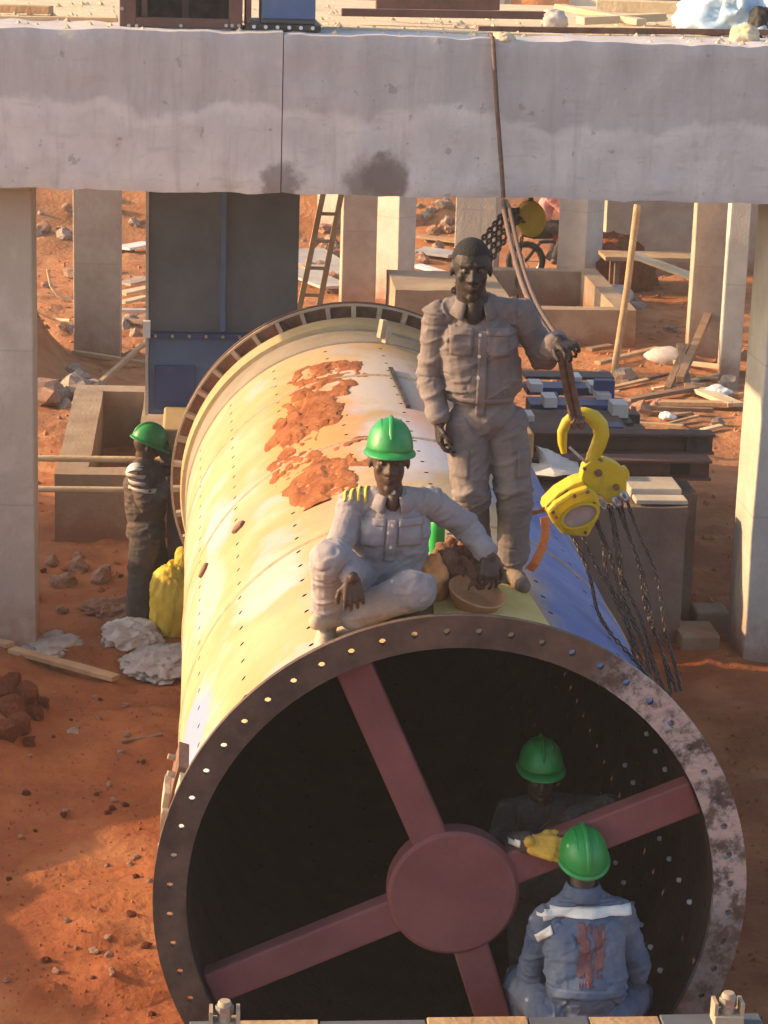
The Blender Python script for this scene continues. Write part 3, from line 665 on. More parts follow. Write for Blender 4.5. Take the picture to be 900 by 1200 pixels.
for k_ in range(5):
    q = sh(-101 - 1.5 * k_, .30 + .03 * k_, 1.275); soft_lump('rust_clump', rust, tuple(q - Vector((0, 0, AX))), .035, .04, .06, 60 + k_, None, None, 3, 1, .5, mill, .3)
# bent bracket and lever at the right of the far rings
p0 = at(512, 408, 6.6); p1 = at(536, 365, 6.9)
MB().bar(p0, p1, .10, .02, up=(0.3, -1, .3)).build('bracket', hoist_yellow and MATS['ring paint and sunlit cap cream'], mill, bevel=.006)
MB().tube([at(508, 400, 6.6), at(522, 376, 6.75), at(531, 362, 6.9), at(540, 360, 6.95)], .022, 8).build('lever', gus_m, mill, smooth=50)
for u, v in ((446, 396), (452, 402)):
    q = at(u, v, 6.5); MB().bar(q, q + Vector((.02, .01, .13)), .05, .04).build('clip', gus_m, mill)
# dirt heaps on the shell
def heap(phi, y, rt, ry, h, seed, label, m=soil_orange):
    n = 64; vs = []; fs = []; g = np.linspace(-1.35, 1.35, n); A, B = np.meshgrid(g, g); p = np.stack([A.ravel() * rt * 5, B.ravel() * ry * 5, 0 * A.ravel() + seed], 1)
    rr = np.sqrt(A.ravel() ** 2 + B.ravel() ** 2) + (fbm(p * np.array([.75, .45, 1]), 5, seed) - .5) * 2.3
    e = np.clip(1 - rr, 0, 1) ** .55
    hh = h * e * (0.1 + 1.6 * fbm(p * 1.9, 4, seed + 1) ** 1.5) + .012 * e * (fbm(p * 7, 2, seed + 2)) - 0.003 - .010 * (fbm(p * np.array([2.2, .9, 1]), 3, seed + 6) > .53)
    for i in range(n * n): vs.append(sh(phi + math.degrees(A.ravel()[i] * rt / RO), y + B.ravel()[i] * ry, RO + hh[i]))
    keep = rr < 1.02
    for j in range(n - 1):
        for i in range(n - 1):
            a = j * n + i; q = (a, a + 1, a + n + 1, a + n)
            if all(keep[k] for k in q): fs.append(q)
    o = MB().add(vs, fs).build('soil_heap', m, smooth=50, loc=tuple(sh(phi, y))); tag(o, label, 'soil heap', 'red soil lying on top of the mill')
for hp_, y_, rt_, ry_, h_, sd_, lb_ in ((-12, 5.75, .20, .50, .05, 3, 'thin red soil smear on the mill top nearest the far rings'), (-20, 5.05, .24, .70, .07, 8, 'upper red soil patch on the mill top'), (-27, 4.45, .15, .5, .06, 9, 'left red soil tongue on the mill top'),
        (-16, 4.55, .12, .40, .05, 17, 'small red soil patch between the larger ones on the mill'), (-23, 3.35, .26, .55, .08, 14, 'nearest red soil patch on the mill left of the seated man'), (-11, 3.3, .15, .35, .05, 15, 'red soil tongue right of the nearest patch on the mill'), (-30, 3.75, .10, .3, .04, 19, 'small red soil crumb patch left of the nearest patch')):
    heap(hp_, y_, rt_ * 1.08, ry_ * 1.08, h_ * .28, sd_, lb_)
o = MB().bar(sh(5.5, 5.65, 1.262), sh(6.5, 4.5, 1.262), .03, .02).build('iron_bar', dark_steel); tag(o, 'thin dark iron bar lying on top of the mill', 'iron bar')

# ------------------------------------------------------------------ people
def frame(fwd, up):
    f = Vector(fwd).normalized(); u = Vector(up); s = f.cross(u).normalized(); u = s.cross(f).normalized(); return f, u, s
class Body:
    """tapered limbs and masses laid along a skeleton, fused into one skin by a voxel remesh"""
    def __init__(s): s.p = []
    def cap(s, a, b, ra, rb, m): s.p.append(('c', Vector(a), Vector(b), ra, rb, m))
    def ell(s, c, axes, rad, m): s.p.append(('e', Vector(c), [Vector(x).normalized() for x in axes], rad, m))
    def head(s, c, fwd, up, k=1.0, m=0):
        f, u, r = frame(fwd, up); c = Vector(c); P = lambda a, b, d: c + (r * a + f * b + u * d) * k; ax = (r, f, u)
        E = lambda q, rad: s.ell(q, ax, tuple(x * k for x in rad), m)
        E(P(0, -.010, .036), (.077, .097, .092)); E(P(0, .018, -.028), (.063, .072, .085)); E(P(0, .032, -.078), (.046, .046, .034)); E(P(0, .066, -.098), (.021, .019, .019))
        s.cap(P(0, .086, .012), P(0, .104, -.026), .009 * k, .015 * k, m)
        for q in (-1, 1):
            E(P(.014 * q, .094, -.030), (.011, .012, .009)); E(P(.040 * q, .060, -.016), (.020, .020, .024)); E(P(.078 * q, -.006, .002), (.009, .020, .030))
            s.cap(P(.012 * q, .086, .030), P(.045 * q, .070, .030), .012 * k, .010 * k, m)
            s.cap(P(0, .090, -.053), P(.020 * q, .080, -.055), .009 * k, .006 * k, m); s.cap(P(0, .086, -.068), P(.017 * q, .079, -.066), .010 * k, .006 * k, m)
        return c, f, u, r
    def hand(s, w, d, n, curl=0.5, side=1, m=0, k=1.0, fat=1.0):
        """wrist, direction, back-of-hand normal; palm of four rays, five fingers of their own length"""
        w = Vector(w); d = Vector(d).normalized(); n = Vector(n); n = (n - d * n.dot(d)).normalized(); b = d.cross(n) * side
        off = (-.036, -.0122, .0122, .035); ln = (.060, .078, .086, .074)
        for i in range(4):
            kn = w + (d * (.088 + .006 * (i in (1, 2))) + b * off[i]) * k
            s.cap(w + (d * .012 + b * off[i] * .55) * k, kn, .0165 * k * fat, .0125 * k * fat, m)
            p = kn; th = 0.0
            for j, (fr, cu) in enumerate(((.44, .55), (.32, .95), (.24, .75))):
                th += curl * cu * (1 + .12 * (1.5 - i)); q = p + (d * math.cos(th) - n * math.sin(th) + b * off[i] * 3.4) * (ln[i] * fr * k)
                s.cap(p, q, (.0090 - .0008 * j) * k * fat, (.0083 - .0009 * j) * k * fat, m); p = q
        p = w + (d * .022 + b * .022) * k
        for L_, dr in ((.044, d * .62 + b * .72 - n * .25), (.032, d * .85 + b * .35 - n * .45), (.026, d * .92 + b * .05 - n * .5)):
            q = p + dr.normalized() * L_ * k; s.cap(p, q, .0135 * k * fat, .0105 * k * fat, m); p = q
    def build(s, name, mats, loc, voxel=.0058, fold=.010, cloth=(1,), seed=0, smooth_it=3):
        vs = []; fs = []
        def rings(pts):
            nonlocal vs, fs
            n = len(pts[0]); k = len(vs)
            for r in pts: vs += r
            for j in range(len(pts) - 1):
                for i in range(n): fs.append((k + j * n + i, k + j * n + (i + 1) % n, k + (j + 1) * n + (i + 1) % n, k + (j + 1) * n + i))
            fs.append(tuple(k + i for i in range(n - 1, -1, -1))); fs.append(tuple(k + (len(pts) - 1) * n + i for i in range(n)))
        for q in s.p:
            if q[0] == 'c':
                _, a, b, ra, rb, _m = q; d = (b - a); L_ = d.length; d = d / L_ if L_ > 1e-6 else Vector((0, 0, 1))
                e1 = d.orthogonal().normalized(); e2 = d.cross(e1); prof = [(ra * math.cos(t), -ra * math.sin(t)) for t in (1.45, 1.1, .7, .35, 0)] + [(rb * math.cos(t), L_ + rb * math.sin(t)) for t in (0, .35, .7, 1.1, 1.45)]
                rings([[tuple(a + d * z + (e1 * math.cos(2 * PI * i / 16) + e2 * math.sin(2 * PI * i / 16)) * r) for i in range(16)] for r, z in prof])
            else:
                _, c, ax, rad, _m = q
                rings([[tuple(c + ax[0] * (rad[0] * math.cos(t) * math.cos(2 * PI * i / 20)) + ax[1] * (rad[1] * math.cos(t) * math.sin(2 * PI * i / 20)) + ax[2] * (rad[2] * math.sin(t))) for i in range(20)] for t in np.linspace(-1.5, 1.5, 13)])
        me = bpy.data.meshes.new('raw'); me.from_pydata(vs, [], fs)
        bm = bmesh.new(); bm.from_mesh(me); bmesh.ops.recalc_face_normals(bm, faces=bm.faces); bm.to_mesh(me); bm.free()
        t = link(bpy.data.objects.new('raw', me))
        r = t.modifiers.new('fuse', 'REMESH'); r.mode = 'VOXEL'; r.voxel_size = voxel; r.use_smooth_shade = True
        g = t.modifiers.new('soft', 'SMOOTH'); g.iterations = smooth_it; g.factor = .5
        dg = bpy.context.evaluated_depsgraph_get(); me2 = bpy.data.meshes.new_from_object(t.evaluated_get(dg)); me2.name = name
        bpy.data.objects.remove(t); bpy.data.meshes.remove(me)
        for m in mats: me2.materials.append(m)
        def nearest(P):
            best = np.full(len(P), 1e9); idx = np.zeros(len(P), int)
            for i, q in enumerate(s.p):
                if q[0] == 'c':
                    a = np.array(q[1]); d = np.array(q[2]) - a; L2 = max(d @ d, 1e-9); t = np.clip((P - a) @ d / L2, 0, 1)
                    ds = np.linalg.norm(P - a - t[:, None] * d, axis=1) - (q[3] + (q[4] - q[3]) * t)
                else:
                    A = np.array(q[2]); l = (P - np.array(q[1])) @ A.T / np.array(q[3]); ds = (np.linalg.norm(l, axis=1) - 1) * min(q[3])
                w = ds < best; best[w] = ds[w]; idx[w] = i
            return idx
        n = len(me2.vertices); co = np.empty(n * 3); me2.vertices.foreach_get('co', co); co = co.reshape(-1, 3)
        nm = np.empty(n * 3); me2.vertices.foreach_get('normal', nm); nm = nm.reshape(-1, 3)
        idx = nearest(co); mid = np.array([q[-1] for q in s.p])
        axis = np.array([np.array((q[2] - q[1]).normalized()) if q[0] == 'c' and (q[2] - q[1]).length > .08 else np.array((0, 0, 1.0)) for q in s.p])
        # folds run across the limbs and hang along the trunk
        ax = axis[idx]; al = (co * ax).sum(1); q = co * 7 + ax * (al * 13)[:, None]
        f1 = np.clip(1 - np.abs(2 * fbm(q * .8 + seed * 3.3, 3, seed) - 1) * 4.2, -.25, 1)
        tt = np.zeros(n); 
        for i_, q_ in enumerate(s.p):
            w_ = idx == i_
            if q_[0] == 'c' and (q_[2] - q_[1]).length > .15:
                a_ = np.array(q_[1]); d_ = np.array(q_[2]) - a_; L_ = np.linalg.norm(d_); t_ = np.clip((co[w_] - a_) @ d_ / (L_ * L_), 0, 1) * L_; tt[w_] = np.exp(-(np.minimum(t_, L_ - t_) / .075) ** 2)
        f1 = f1 * (.15 + .85 * tt)
        skew = co @ np.array([[.8, .3, .5], [-.4, .9, .2], [-.4, -.3, .8]]).T
        f2 = np.clip(1 - np.abs(2 * fbm(skew * np.array([3.0, 5, 15]) + 9 + seed, 3, seed + 7) - 1) * 5.0, -.25, 1)
        isc = np.isin(mid[idx], cloth)
        nb = np.zeros(n); e = np.empty(len(me2.edges) * 2, int); me2.edges.foreach_get('vertices', e); e = e.reshape(-1, 2)
        wgt = isc.astype(float)
        for _ in range(3):
            acc = np.zeros(n); cnt = np.zeros(n); np.add.at(acc, e[:, 0], wgt[e[:, 1]]); np.add.at(acc, e[:, 1], wgt[e[:, 0]]); np.add.at(cnt, e.ravel(), 1); wgt = np.minimum(wgt, acc / np.maximum(cnt, 1))
        co = co + nm * ((f1 * .95 + f2 * .55 - .08) * fold * .80 * wgt)[:, None]
        co -= np.array(loc); me2.vertices.foreach_set('co', co.ravel())
        nf = len(me2.polygons); fc = np.empty(nf * 3); me2.update(); me2.polygons.foreach_get('center', fc)
        me2.polygons.foreach_set('material_index', mid[nearest(fc.reshape(-1, 3) + np.array(loc))].astype(np.int32))
        me2.polygons.foreach_set('use_smooth', [True] * nf); me2.update()
        o = bpy.data.objects.new(name, me2); o.location = loc; link(o)
        s.bv = BVHTree.FromPolygons([Vector(v) for v in (co + np.array(loc))], [tuple(p.vertices) for p in me2.polygons])
        return o
def patch(bd, par, name, m, c, du, dv, w, h, nrm, nu=10, nv=6, off=.004, thick=.004, ragged=0.0):
    """a piece of cloth laid on the body: a grid dropped along -nrm onto the skin"""
    c = Vector(c); nrm = Vector(nrm).normalized(); du = Vector(du).normalized(); dv = Vector(dv).normalized(); vs = {}; V = []; fs = []
    for j in range(nv + 1):
        for i in range(nu + 1):
            a = (i / nu - .5) * w; b = (j / nv - .5) * h
            p = c + du * a + dv * b + nrm * .4; hit = bd.bv.ray_cast(p, -nrm, .8)
            if hit[0] is not None: vs[(i, j)] = len(V); V.append(hit[0] + nrm * off)
    for j in range(nv):
        for i in range(nu):
            if ragged:
                ed = max(abs((i + .5) / nu - .5), abs((j + .5) / nv - .5)) * 2
                if ed + (fbm(np.array([[i * .35 + w * 90, j * .16, 3.3]]), 2, 5)[0] - .5) * ragged > .78: continue
            k = [(i, j), (i + 1, j), (i + 1, j + 1), (i, j + 1)]
            if all(x in vs for x in k) and max((V[vs[x]] - V[vs[k[0]]]).length for x in k) < 7 * max(w / nu, h / nv): fs.append(tuple(vs[x] for x in k))
    if not fs: return None
    o = MB().add(V, fs).build(name, m, par, smooth=60); sd = o.modifiers.new('thickness', 'SOLIDIFY'); sd.thickness = thick; sd.offset = 1
    return o
def helmet(par, c, fwd, up, k=1.0, m=None, tall=1.2, lift=.045):
    f, u, r = frame(fwd, up); c = Vector(c) + u * lift; m = m or helmet_green; H_ = .128 * tall
    mb = MB(); n = 40; prof = [(math.cos(t), math.sin(t)) for t in np.linspace(0, 1.48, 12)]; vs = []; fs = []
    def pt(rad, h, a, ex=0.0): return c + r * (math.sin(a) * (.118 * rad + ex) * k) + f * (math.cos(a) * (.145 * rad + ex) * k) + u * (h * H_ * k)
    for q, h in prof:
        for i in range(n):
            a = 2 * PI * i / n; vs.append(pt(q ** .82, h, a))
    for j in range(len(prof) - 1):
        for i in range(n): fs.append((j * n + i, j * n + (i + 1) % n, (j + 1) * n + (i + 1) % n, (j + 1) * n + i))
    fs.append(tuple((len(prof) - 1) * n + i for i in range(n)))
    dome = mb.add(vs, fs).build('helmet', m, par, smooth=60); sd = dome.modifiers.new('thickness', 'SOLIDIFY'); sd.thickness = .004 * k; sd.offset = -1
    mb = MB(); vs = []; fs = []
    for q, ex, h in ((0, -.004, .06), (1, .010, -.03), (2, .013, -.075)):
        for i in range(n):
            a = 2 * PI * i / n; pk = max(0, math.cos(a)) ** 2 * .042 * (ex > 0); vs.append(pt(1, h - max(0, math.cos(a)) * .06 * (ex > 0), a, ex + pk))
    for j in range(2):
        for i in range(n): fs.append((j * n + i, j * n + (i + 1) % n, (j + 1) * n + (i + 1) % n, (j + 1) * n + i))
    br = mb.add(vs, fs).build('brim', m, dome, smooth=60); sd = br.modifiers.new('thickness', 'SOLIDIFY'); sd.thickness = .004 * k
    path = [c + f * (.147 * k * math.cos(t)) * abs(math.cos(t)) ** -.18 * 1.0 + u * ((H_ + .004) * k * math.sin(t)) for t in np.linspace(.45, PI - .25, 14)]
    MB().tube(path, [.006 * k] + [.013 * k] * 12 + [.006 * k], 8, flat=.6).build('ridge', m, dome, smooth=60)
    for q in (-1, 1):
        path = [c + r * (.048 * q * k) + f * (.128 * k * math.cos(t)) + u * (H_ * .93 * k * math.sin(t)) for t in np.linspace(.75, PI - .7, 10)]
        MB().tube(path, [.003 * k] + [.007 * k] * 8 + [.003 * k], 6).build('rib', m, dome, smooth=60)
    return dome
def face_parts(par, c, fwd, up, k=1.0):
    f, u, r = frame(fwd, up); c = Vector(c)
    for q in (-1, 1):
        e = c + (r * .031 * q + f * .0735 + u * .008) * k
        o = MB().lathe([(.0115 * k * math.sin(t), -.0115 * k * math.cos(t)) for t in np.linspace(.02, PI - .02, 7)], e, f, 12).build('eye', eye_m, par, smooth=60)
        MB().lathe([(.0068 * k * math.sin(t), .0062 * k - .0068 * k * math.cos(t)) for t in np.linspace(.02, PI - .02, 5)], e, f, 10).build('iris', black_m, o, smooth=60)
    mb = MB(); mb.tube([c + (r * a + f * (.098 - abs(a) * .25) + u * -.0605) * k for a in (-.021, -.01, 0, .01, .021)], [.002, .004, .005, .004, .002], 6).build('mouth', lip_m, par, smooth=60)
def arm(B, sh_, el, wr, m, r=(.068, .056, .046), skin_w=True, hm=0):
    B.cap(sh_, el, r[0], r[1], m); B.cap(el, wr, r[1], r[2], m)
    d = (Vector(wr) - Vector(el)).normalized(); B.cap(Vector(wr) - d * .03, wr, r[2] + .004, r[2] + .003, m)      # cuff
    if skin_w: B.cap(Vector(wr) - d * .02, Vector(wr) + d * .045, .030, .026, hm)
def leg(B, hip, kn, an, m, r=(.098, .078, .066)):
    B.cap(hip, kn, r[0], r[1], m); B.cap(kn, an, r[1], r[2], m); d = (Vector(an) - Vector(kn)).normalized(); B.cap(Vector(an) - d * .04, an, r[2] + .005, r[2] + .004, m)
def boot(B, an, heel, toe, m):
    heel = Vector(heel); toe = Vector(toe); B.cap(an, heel + (toe - heel) * .15, .048, .046, m); B.cap(heel, heel + (toe - heel) * .55, .042, .046, m); B.cap(heel + (toe - heel) * .5, toe, .046, .038, m)
def trunk(B, pel, wa, ch, nk, shA, shB, fwd, m, hipA=None, hipB=None, k=1.0, chest=(.165, .125, .17)):
    pel, wa, ch, nk, shA, shB = map(Vector, (pel, wa, ch, nk, shA, shB)); s = (shB - shA).normalized(); f = Vector(fwd); u = (nk - pel).normalized(); f = (f - u * f.dot(u) - s * f.dot(s)).normalized()
    B.ell(ch, (s, f, u), (chest[0] * k, chest[1] * k, chest[2] * k), m); B.ell(wa, (s, f, u), (.168 * k, .138 * k, .17 * k), m); B.ell(pel, (s, f, u), (.160 * k, .130 * k, .125 * k), m)
    B.cap(wa + s * .062, ch + s * .07, .122 * k, .118 * k, m); B.cap(wa - s * .062, ch - s * .07, .122 * k, .118 * k, m)
    B.cap(shA, shB, .070 * k, .070 * k, m)
    for q in (shA, shB): B.cap(nk - u * .02, q, .060 * k, .066 * k, m)
    if hipA is not None: B.cap(hipA, hipB, .115 * k, .115 * k, m)
GRP = 'workers on the site'
def coverall_trim(B, o, nk, ch, wa, s, f, u, m, pocket_dx=.085, bt=True, plen=.40):
    for q in (-1, 1):
        patch(B, o, 'chest_pocket', m, Vector(ch) + s * (pocket_dx * q) + u * .02, s, u, .105, .12, f, 8, 8, .004, .004)
        patch(B, o, 'pocket_flap', m, Vector(ch) + s * (pocket_dx * q) + u * .072, s, u, .112, .036, f, 8, 4, .009, .005)
    patch(B, o, 'front_placket', m, (Vector(ch) + Vector(wa)) / 2 - u * .03 + u * (.40 - plen) / 2, s, u, .045, plen, f, 4, 18, .004, .004)
    if bt:
        for t in (-.06, .04, .14):
            h = B.bv.ray_cast(Vector(ch) - u * t + f * .4, -f, .8)
            if h[0] is not None: MB().lathe([(0, .004), (.008, .004), (.008, -.004)], h[0] + f * .008, f, 8).build('button', button_m, o)
def collar(o, nk, f, u, s, m, r=.072, open_=.55):
    """two collar leaves folded out round the neck"""
    nk = Vector(nk)
    for q in (-1, 1):
        vs = []; fs = []; n = 10
        for i in range(n + 1):
            a = PI - (PI - open_) * i / n; e = (f * math.cos(a) * 1.0 + s * (q * math.sin(a)))
            top = nk + e * (r * .95) + u * (.045 - .03 * i / n); mid_ = nk + e * (r * 1.08) + u * (.040 - .035 * i / n); low = nk + e * (r * 1.5) + u * (-.010 - .05 * (i / n) ** 2)
            vs += [top - u * .03, top, mid_, low]
        for i in range(n):
            for j in range(3): fs.append((i * 4 + j, i * 4 + j + 1, i * 4 + 5 + j, i * 4 + 4 + j))
        c = MB().add(vs, fs).build('collar', m, o, smooth=70); sd = c.modifiers.new('thickness', 'SOLIDIFY'); sd.thickness = .006

def shz(x, extra=0.0): return AX + math.sqrt(RO ** 2 - x * x) + extra

# the standing man, facing the viewer, one hand on the rope
def standing_man():
    B = Body(); y = .95; f = Vector((-.05, -1, -.05)); s = Vector((1, -.05, 0)); u = Vector((0, 0, 1))
    nk = at(555, 352, y - .01); ch = at(560, 400, y - .01); wa = at(566, 447, y - .01); pel = at(569, 487, y)
    shA, shB = at(514, 371, y + .01), at(610, 368, y)
    trunk(B, pel, wa, ch, nk, shA, shB, f, 1)
    hc = at(552, 317, y - .06); hf = Vector((-.02, -1, .02)); B.head(hc, hf, (0, -.0, 1), 1.16)
    B.cap(hc + Vector((0, .02, -.07)), nk + Vector((0, -.01, -.03)), .068, .074, 0); B.ell(nk + Vector((0, -.062, -.055)), (s, f, u), (.050, .045, .095), 0)
    elA, wrA = at(504, 442, y + .03), at(513, 486, y - .06); arm(B, shA, elA, wrA, 1, (.073, .063, .052))
    B.hand(wrA + Vector((.003, -.01, -.03)), (.10, -.12, -1), (-1, -.1, 0), .75, -1, 0, 1.05)
    elB, wrB = at(637, 418, y + .02), at(652, 402, y - .16); arm(B, shB, elB, wrB, 1, (.073, .064, .052))
    B.hand(wrB + (wrB - elB).normalized() * .03, (.35, -.75, -.1), (-.2, -.1, .95), 1.25, 1, 0, 1.05)
    fa, fb = Vector((.17, 1.02, shz(.17, .05))), Vector((.34, .90, shz(.34, .05)))
    hA, hB = at(548, 497, y), at(592, 497, y); kA, kB = at(552, 578, y - .06), at(603, 578, y - .07)
    leg(B, hA, kA, fa + Vector((0, .02, .10)), 1, (.108, .088, .076)); leg(B, hB, kB, fb + Vector((0, .02, .10)), 1, (.108, .088, .076))
    boot(B, fa + Vector((0, .02, .07)), fa + Vector((0, .06, 0)), fa + Vector((-.03, -.14, -.01)), 2); boot(B, fb + Vector((0, .02, .07)), fb + Vector((0, .06, 0)), fb + Vector((.03, -.15, -.01)), 2)
    o = B.build('person', [skin_deep, dark_grey_cloth, boot_m], (.25, .95, shz(.25)), fold=.014, seed=3)
    tag(o, 'bareheaded man in dusty grey coverall standing on the mill holding the rope', 'person', GRP)
    face_parts(o, hc, hf, (0, 0, 1), 1.16)
    F_, U_, R_ = frame(hf, (0, 0, 1)); vs = []; fs = []; n = 24           # close cropped hair
    for j, t in enumerate(np.linspace(.12, 1.5, 9)):
        for i in range(n):
            a = 2 * PI * i / n; lo_ = t if math.cos(a) < .3 else .38 + (t - .12) * .81
            vs.append(hc + (R_ * (.0800 * math.sin(a) * math.cos(lo_)) + F_ * (-.010 + .0995 * math.cos(a) * math.cos(lo_)) + U_ * (.034 + .097 * math.sin(lo_))) * 1.16)
    for j in range(8):
        for i in range(n): fs.append((j * n + i, j * n + (i + 1) % n, (j + 1) * n + (i + 1) % n, (j + 1) * n + i))
    fs.append(tuple(8 * n + i for i in range(n))); MB().add(vs, fs).build('hair', hair_m, o, smooth=60)
    collar(o, nk + Vector((0, -.012, -.012)), f, u, s, dark_grey_cloth, .082, .5)
    coverall_trim(B, o, nk, ch, wa, s, f, u, dark_grey_cloth)
    patch(B, o, 'waist_seam', dark_grey_cloth, at(567, 462, y), s, u, .36, .03, f, 16, 2, .003, .004)
    for u_, v_ in ((537, 560), (615, 560)): patch(B, o, 'knee_pocket', dark_grey_cloth, at(u_, v_ - 25, y), s, u, .09, .13, f, 6, 6, .004, .004)
    d = (wrB - elB).normalized(); MB().lathe([(.037, -.012), (.041, -.01), (.041, .01), (.037, .012)], wrB + d * .012, d, 16).build('wristwatch', steel, o, smooth=40)
    return o
standing_man()

# the seated man in the green helmet on the front edge
def seated_man():
    B = Body(); y = .48; f = Vector((0, -1, 0)); s = Vector((1, 0, 0))
    nk = at(459, 578, y - .02); ch = at(456, 622, y); wa = at(452, 662, y + .03); pel = at(448, 692, y + .04); pel.z = max(pel.z, shz(pel.x, .10)); u = (nk - pel).normalized()
    shA, shB = at(414, 591, y), at(503, 588, y + .02)
    trunk(B, pel, wa, ch, nk, shA, shB, f, 1, at(428, 692, y), at(470, 692, y))
    hc = at(456, 542, y - .06); hf = Vector((-.03, -1, .08)); hu = (0.02, .05, 1); B.head(hc, hf, hu, 1.10)
    B.cap(hc + Vector((0, .02, -.07)), nk + Vector((0, 0, -.03)), .056, .062, 0); B.ell(nk + Vector((0, -.055, -.03)), (s, f, u), (.030, .035, .045), 0)
    kA = at(388, 655, y - .33); fa = Vector((-.585, .27, shz(-.585, .045)))
    leg(B, at(430, 694, y), kA, fa + Vector((.01, .05, .10)), 1, (.105, .088, .074)); boot(B, fa + Vector((.01, .05, .07)), fa + Vector((.01, .09, 0.005)), fa + Vector((-.02, -.12, -.035)), 2)
    kB = at(487, 692, y - .33); fb = at(415, 718, y - .18); leg(B, at(470, 694, y), kB, fb, 1, (.105, .09, .074)); boot(B, fb, fb + Vector((-.03, .03, -.02)), fb + Vector((-.17, -.05, -.03)), 2)
    elA, wrA = at(394, 650, y - .16), at(410, 672, y - .38); arm(B, shA, elA, wrA, 1, (.070, .060, .050)); B.hand(wrA + Vector((.008, -.03, -.012)), (.10, -.25, -1), (0, -1, .2), .85, 1, 0, 1.05)
    elB, wrB = at(548, 619, y + .10), at(569, 645, y - .03); arm(B, shB, elB, wrB, 1, (.070, .062, .052)); B.hand(wrB + (wrB - elB).normalized() * .03, (.02, -.45, -1), (.25, -1, .4), .75, -1, 0, 1.05)
    o = B.build('person', [skin, grey_cloth, pale_boot], (-.32, .5, shz(-.32)), fold=.013, seed=11)
    tag(o, 'man in lilac grey coverall and green helmet sitting on the front edge of the mill', 'person', GRP)
    face_parts(o, hc, hf, hu, 1.10); helmet(o, hc, hf, hu, .90, None, 1.25, .058)
    collar(o, nk + Vector((0, -.008, -.012)), f, u, s, grey_cloth, .076, .4); coverall_trim(B, o, nk, ch, wa, s, f, u, grey_cloth, plen=.20)
    for k in range(4): patch(B, o, 'shoulder_stripe', sunlit_stripe_m, shA + Vector((-.025 + .032 * k, 0, 0)), (1, 0, 0), (0.25, 1, 0), .013, .13, (-.15, -.15, 1), 2, 8, .004, .003)  # stripes carry the sunlight on this shoulder as yellow colour
    q = at(461, 577, y - .1); h = B.bv.ray_cast(q + f * .3, -f, .6)
    if h[0] is not None: MB().lathe([(0, .006), (.011, .005), (.011, -.004)], h[0] + f * .008, f, 8).build('button', button_m, o)
    return o
seated_man()

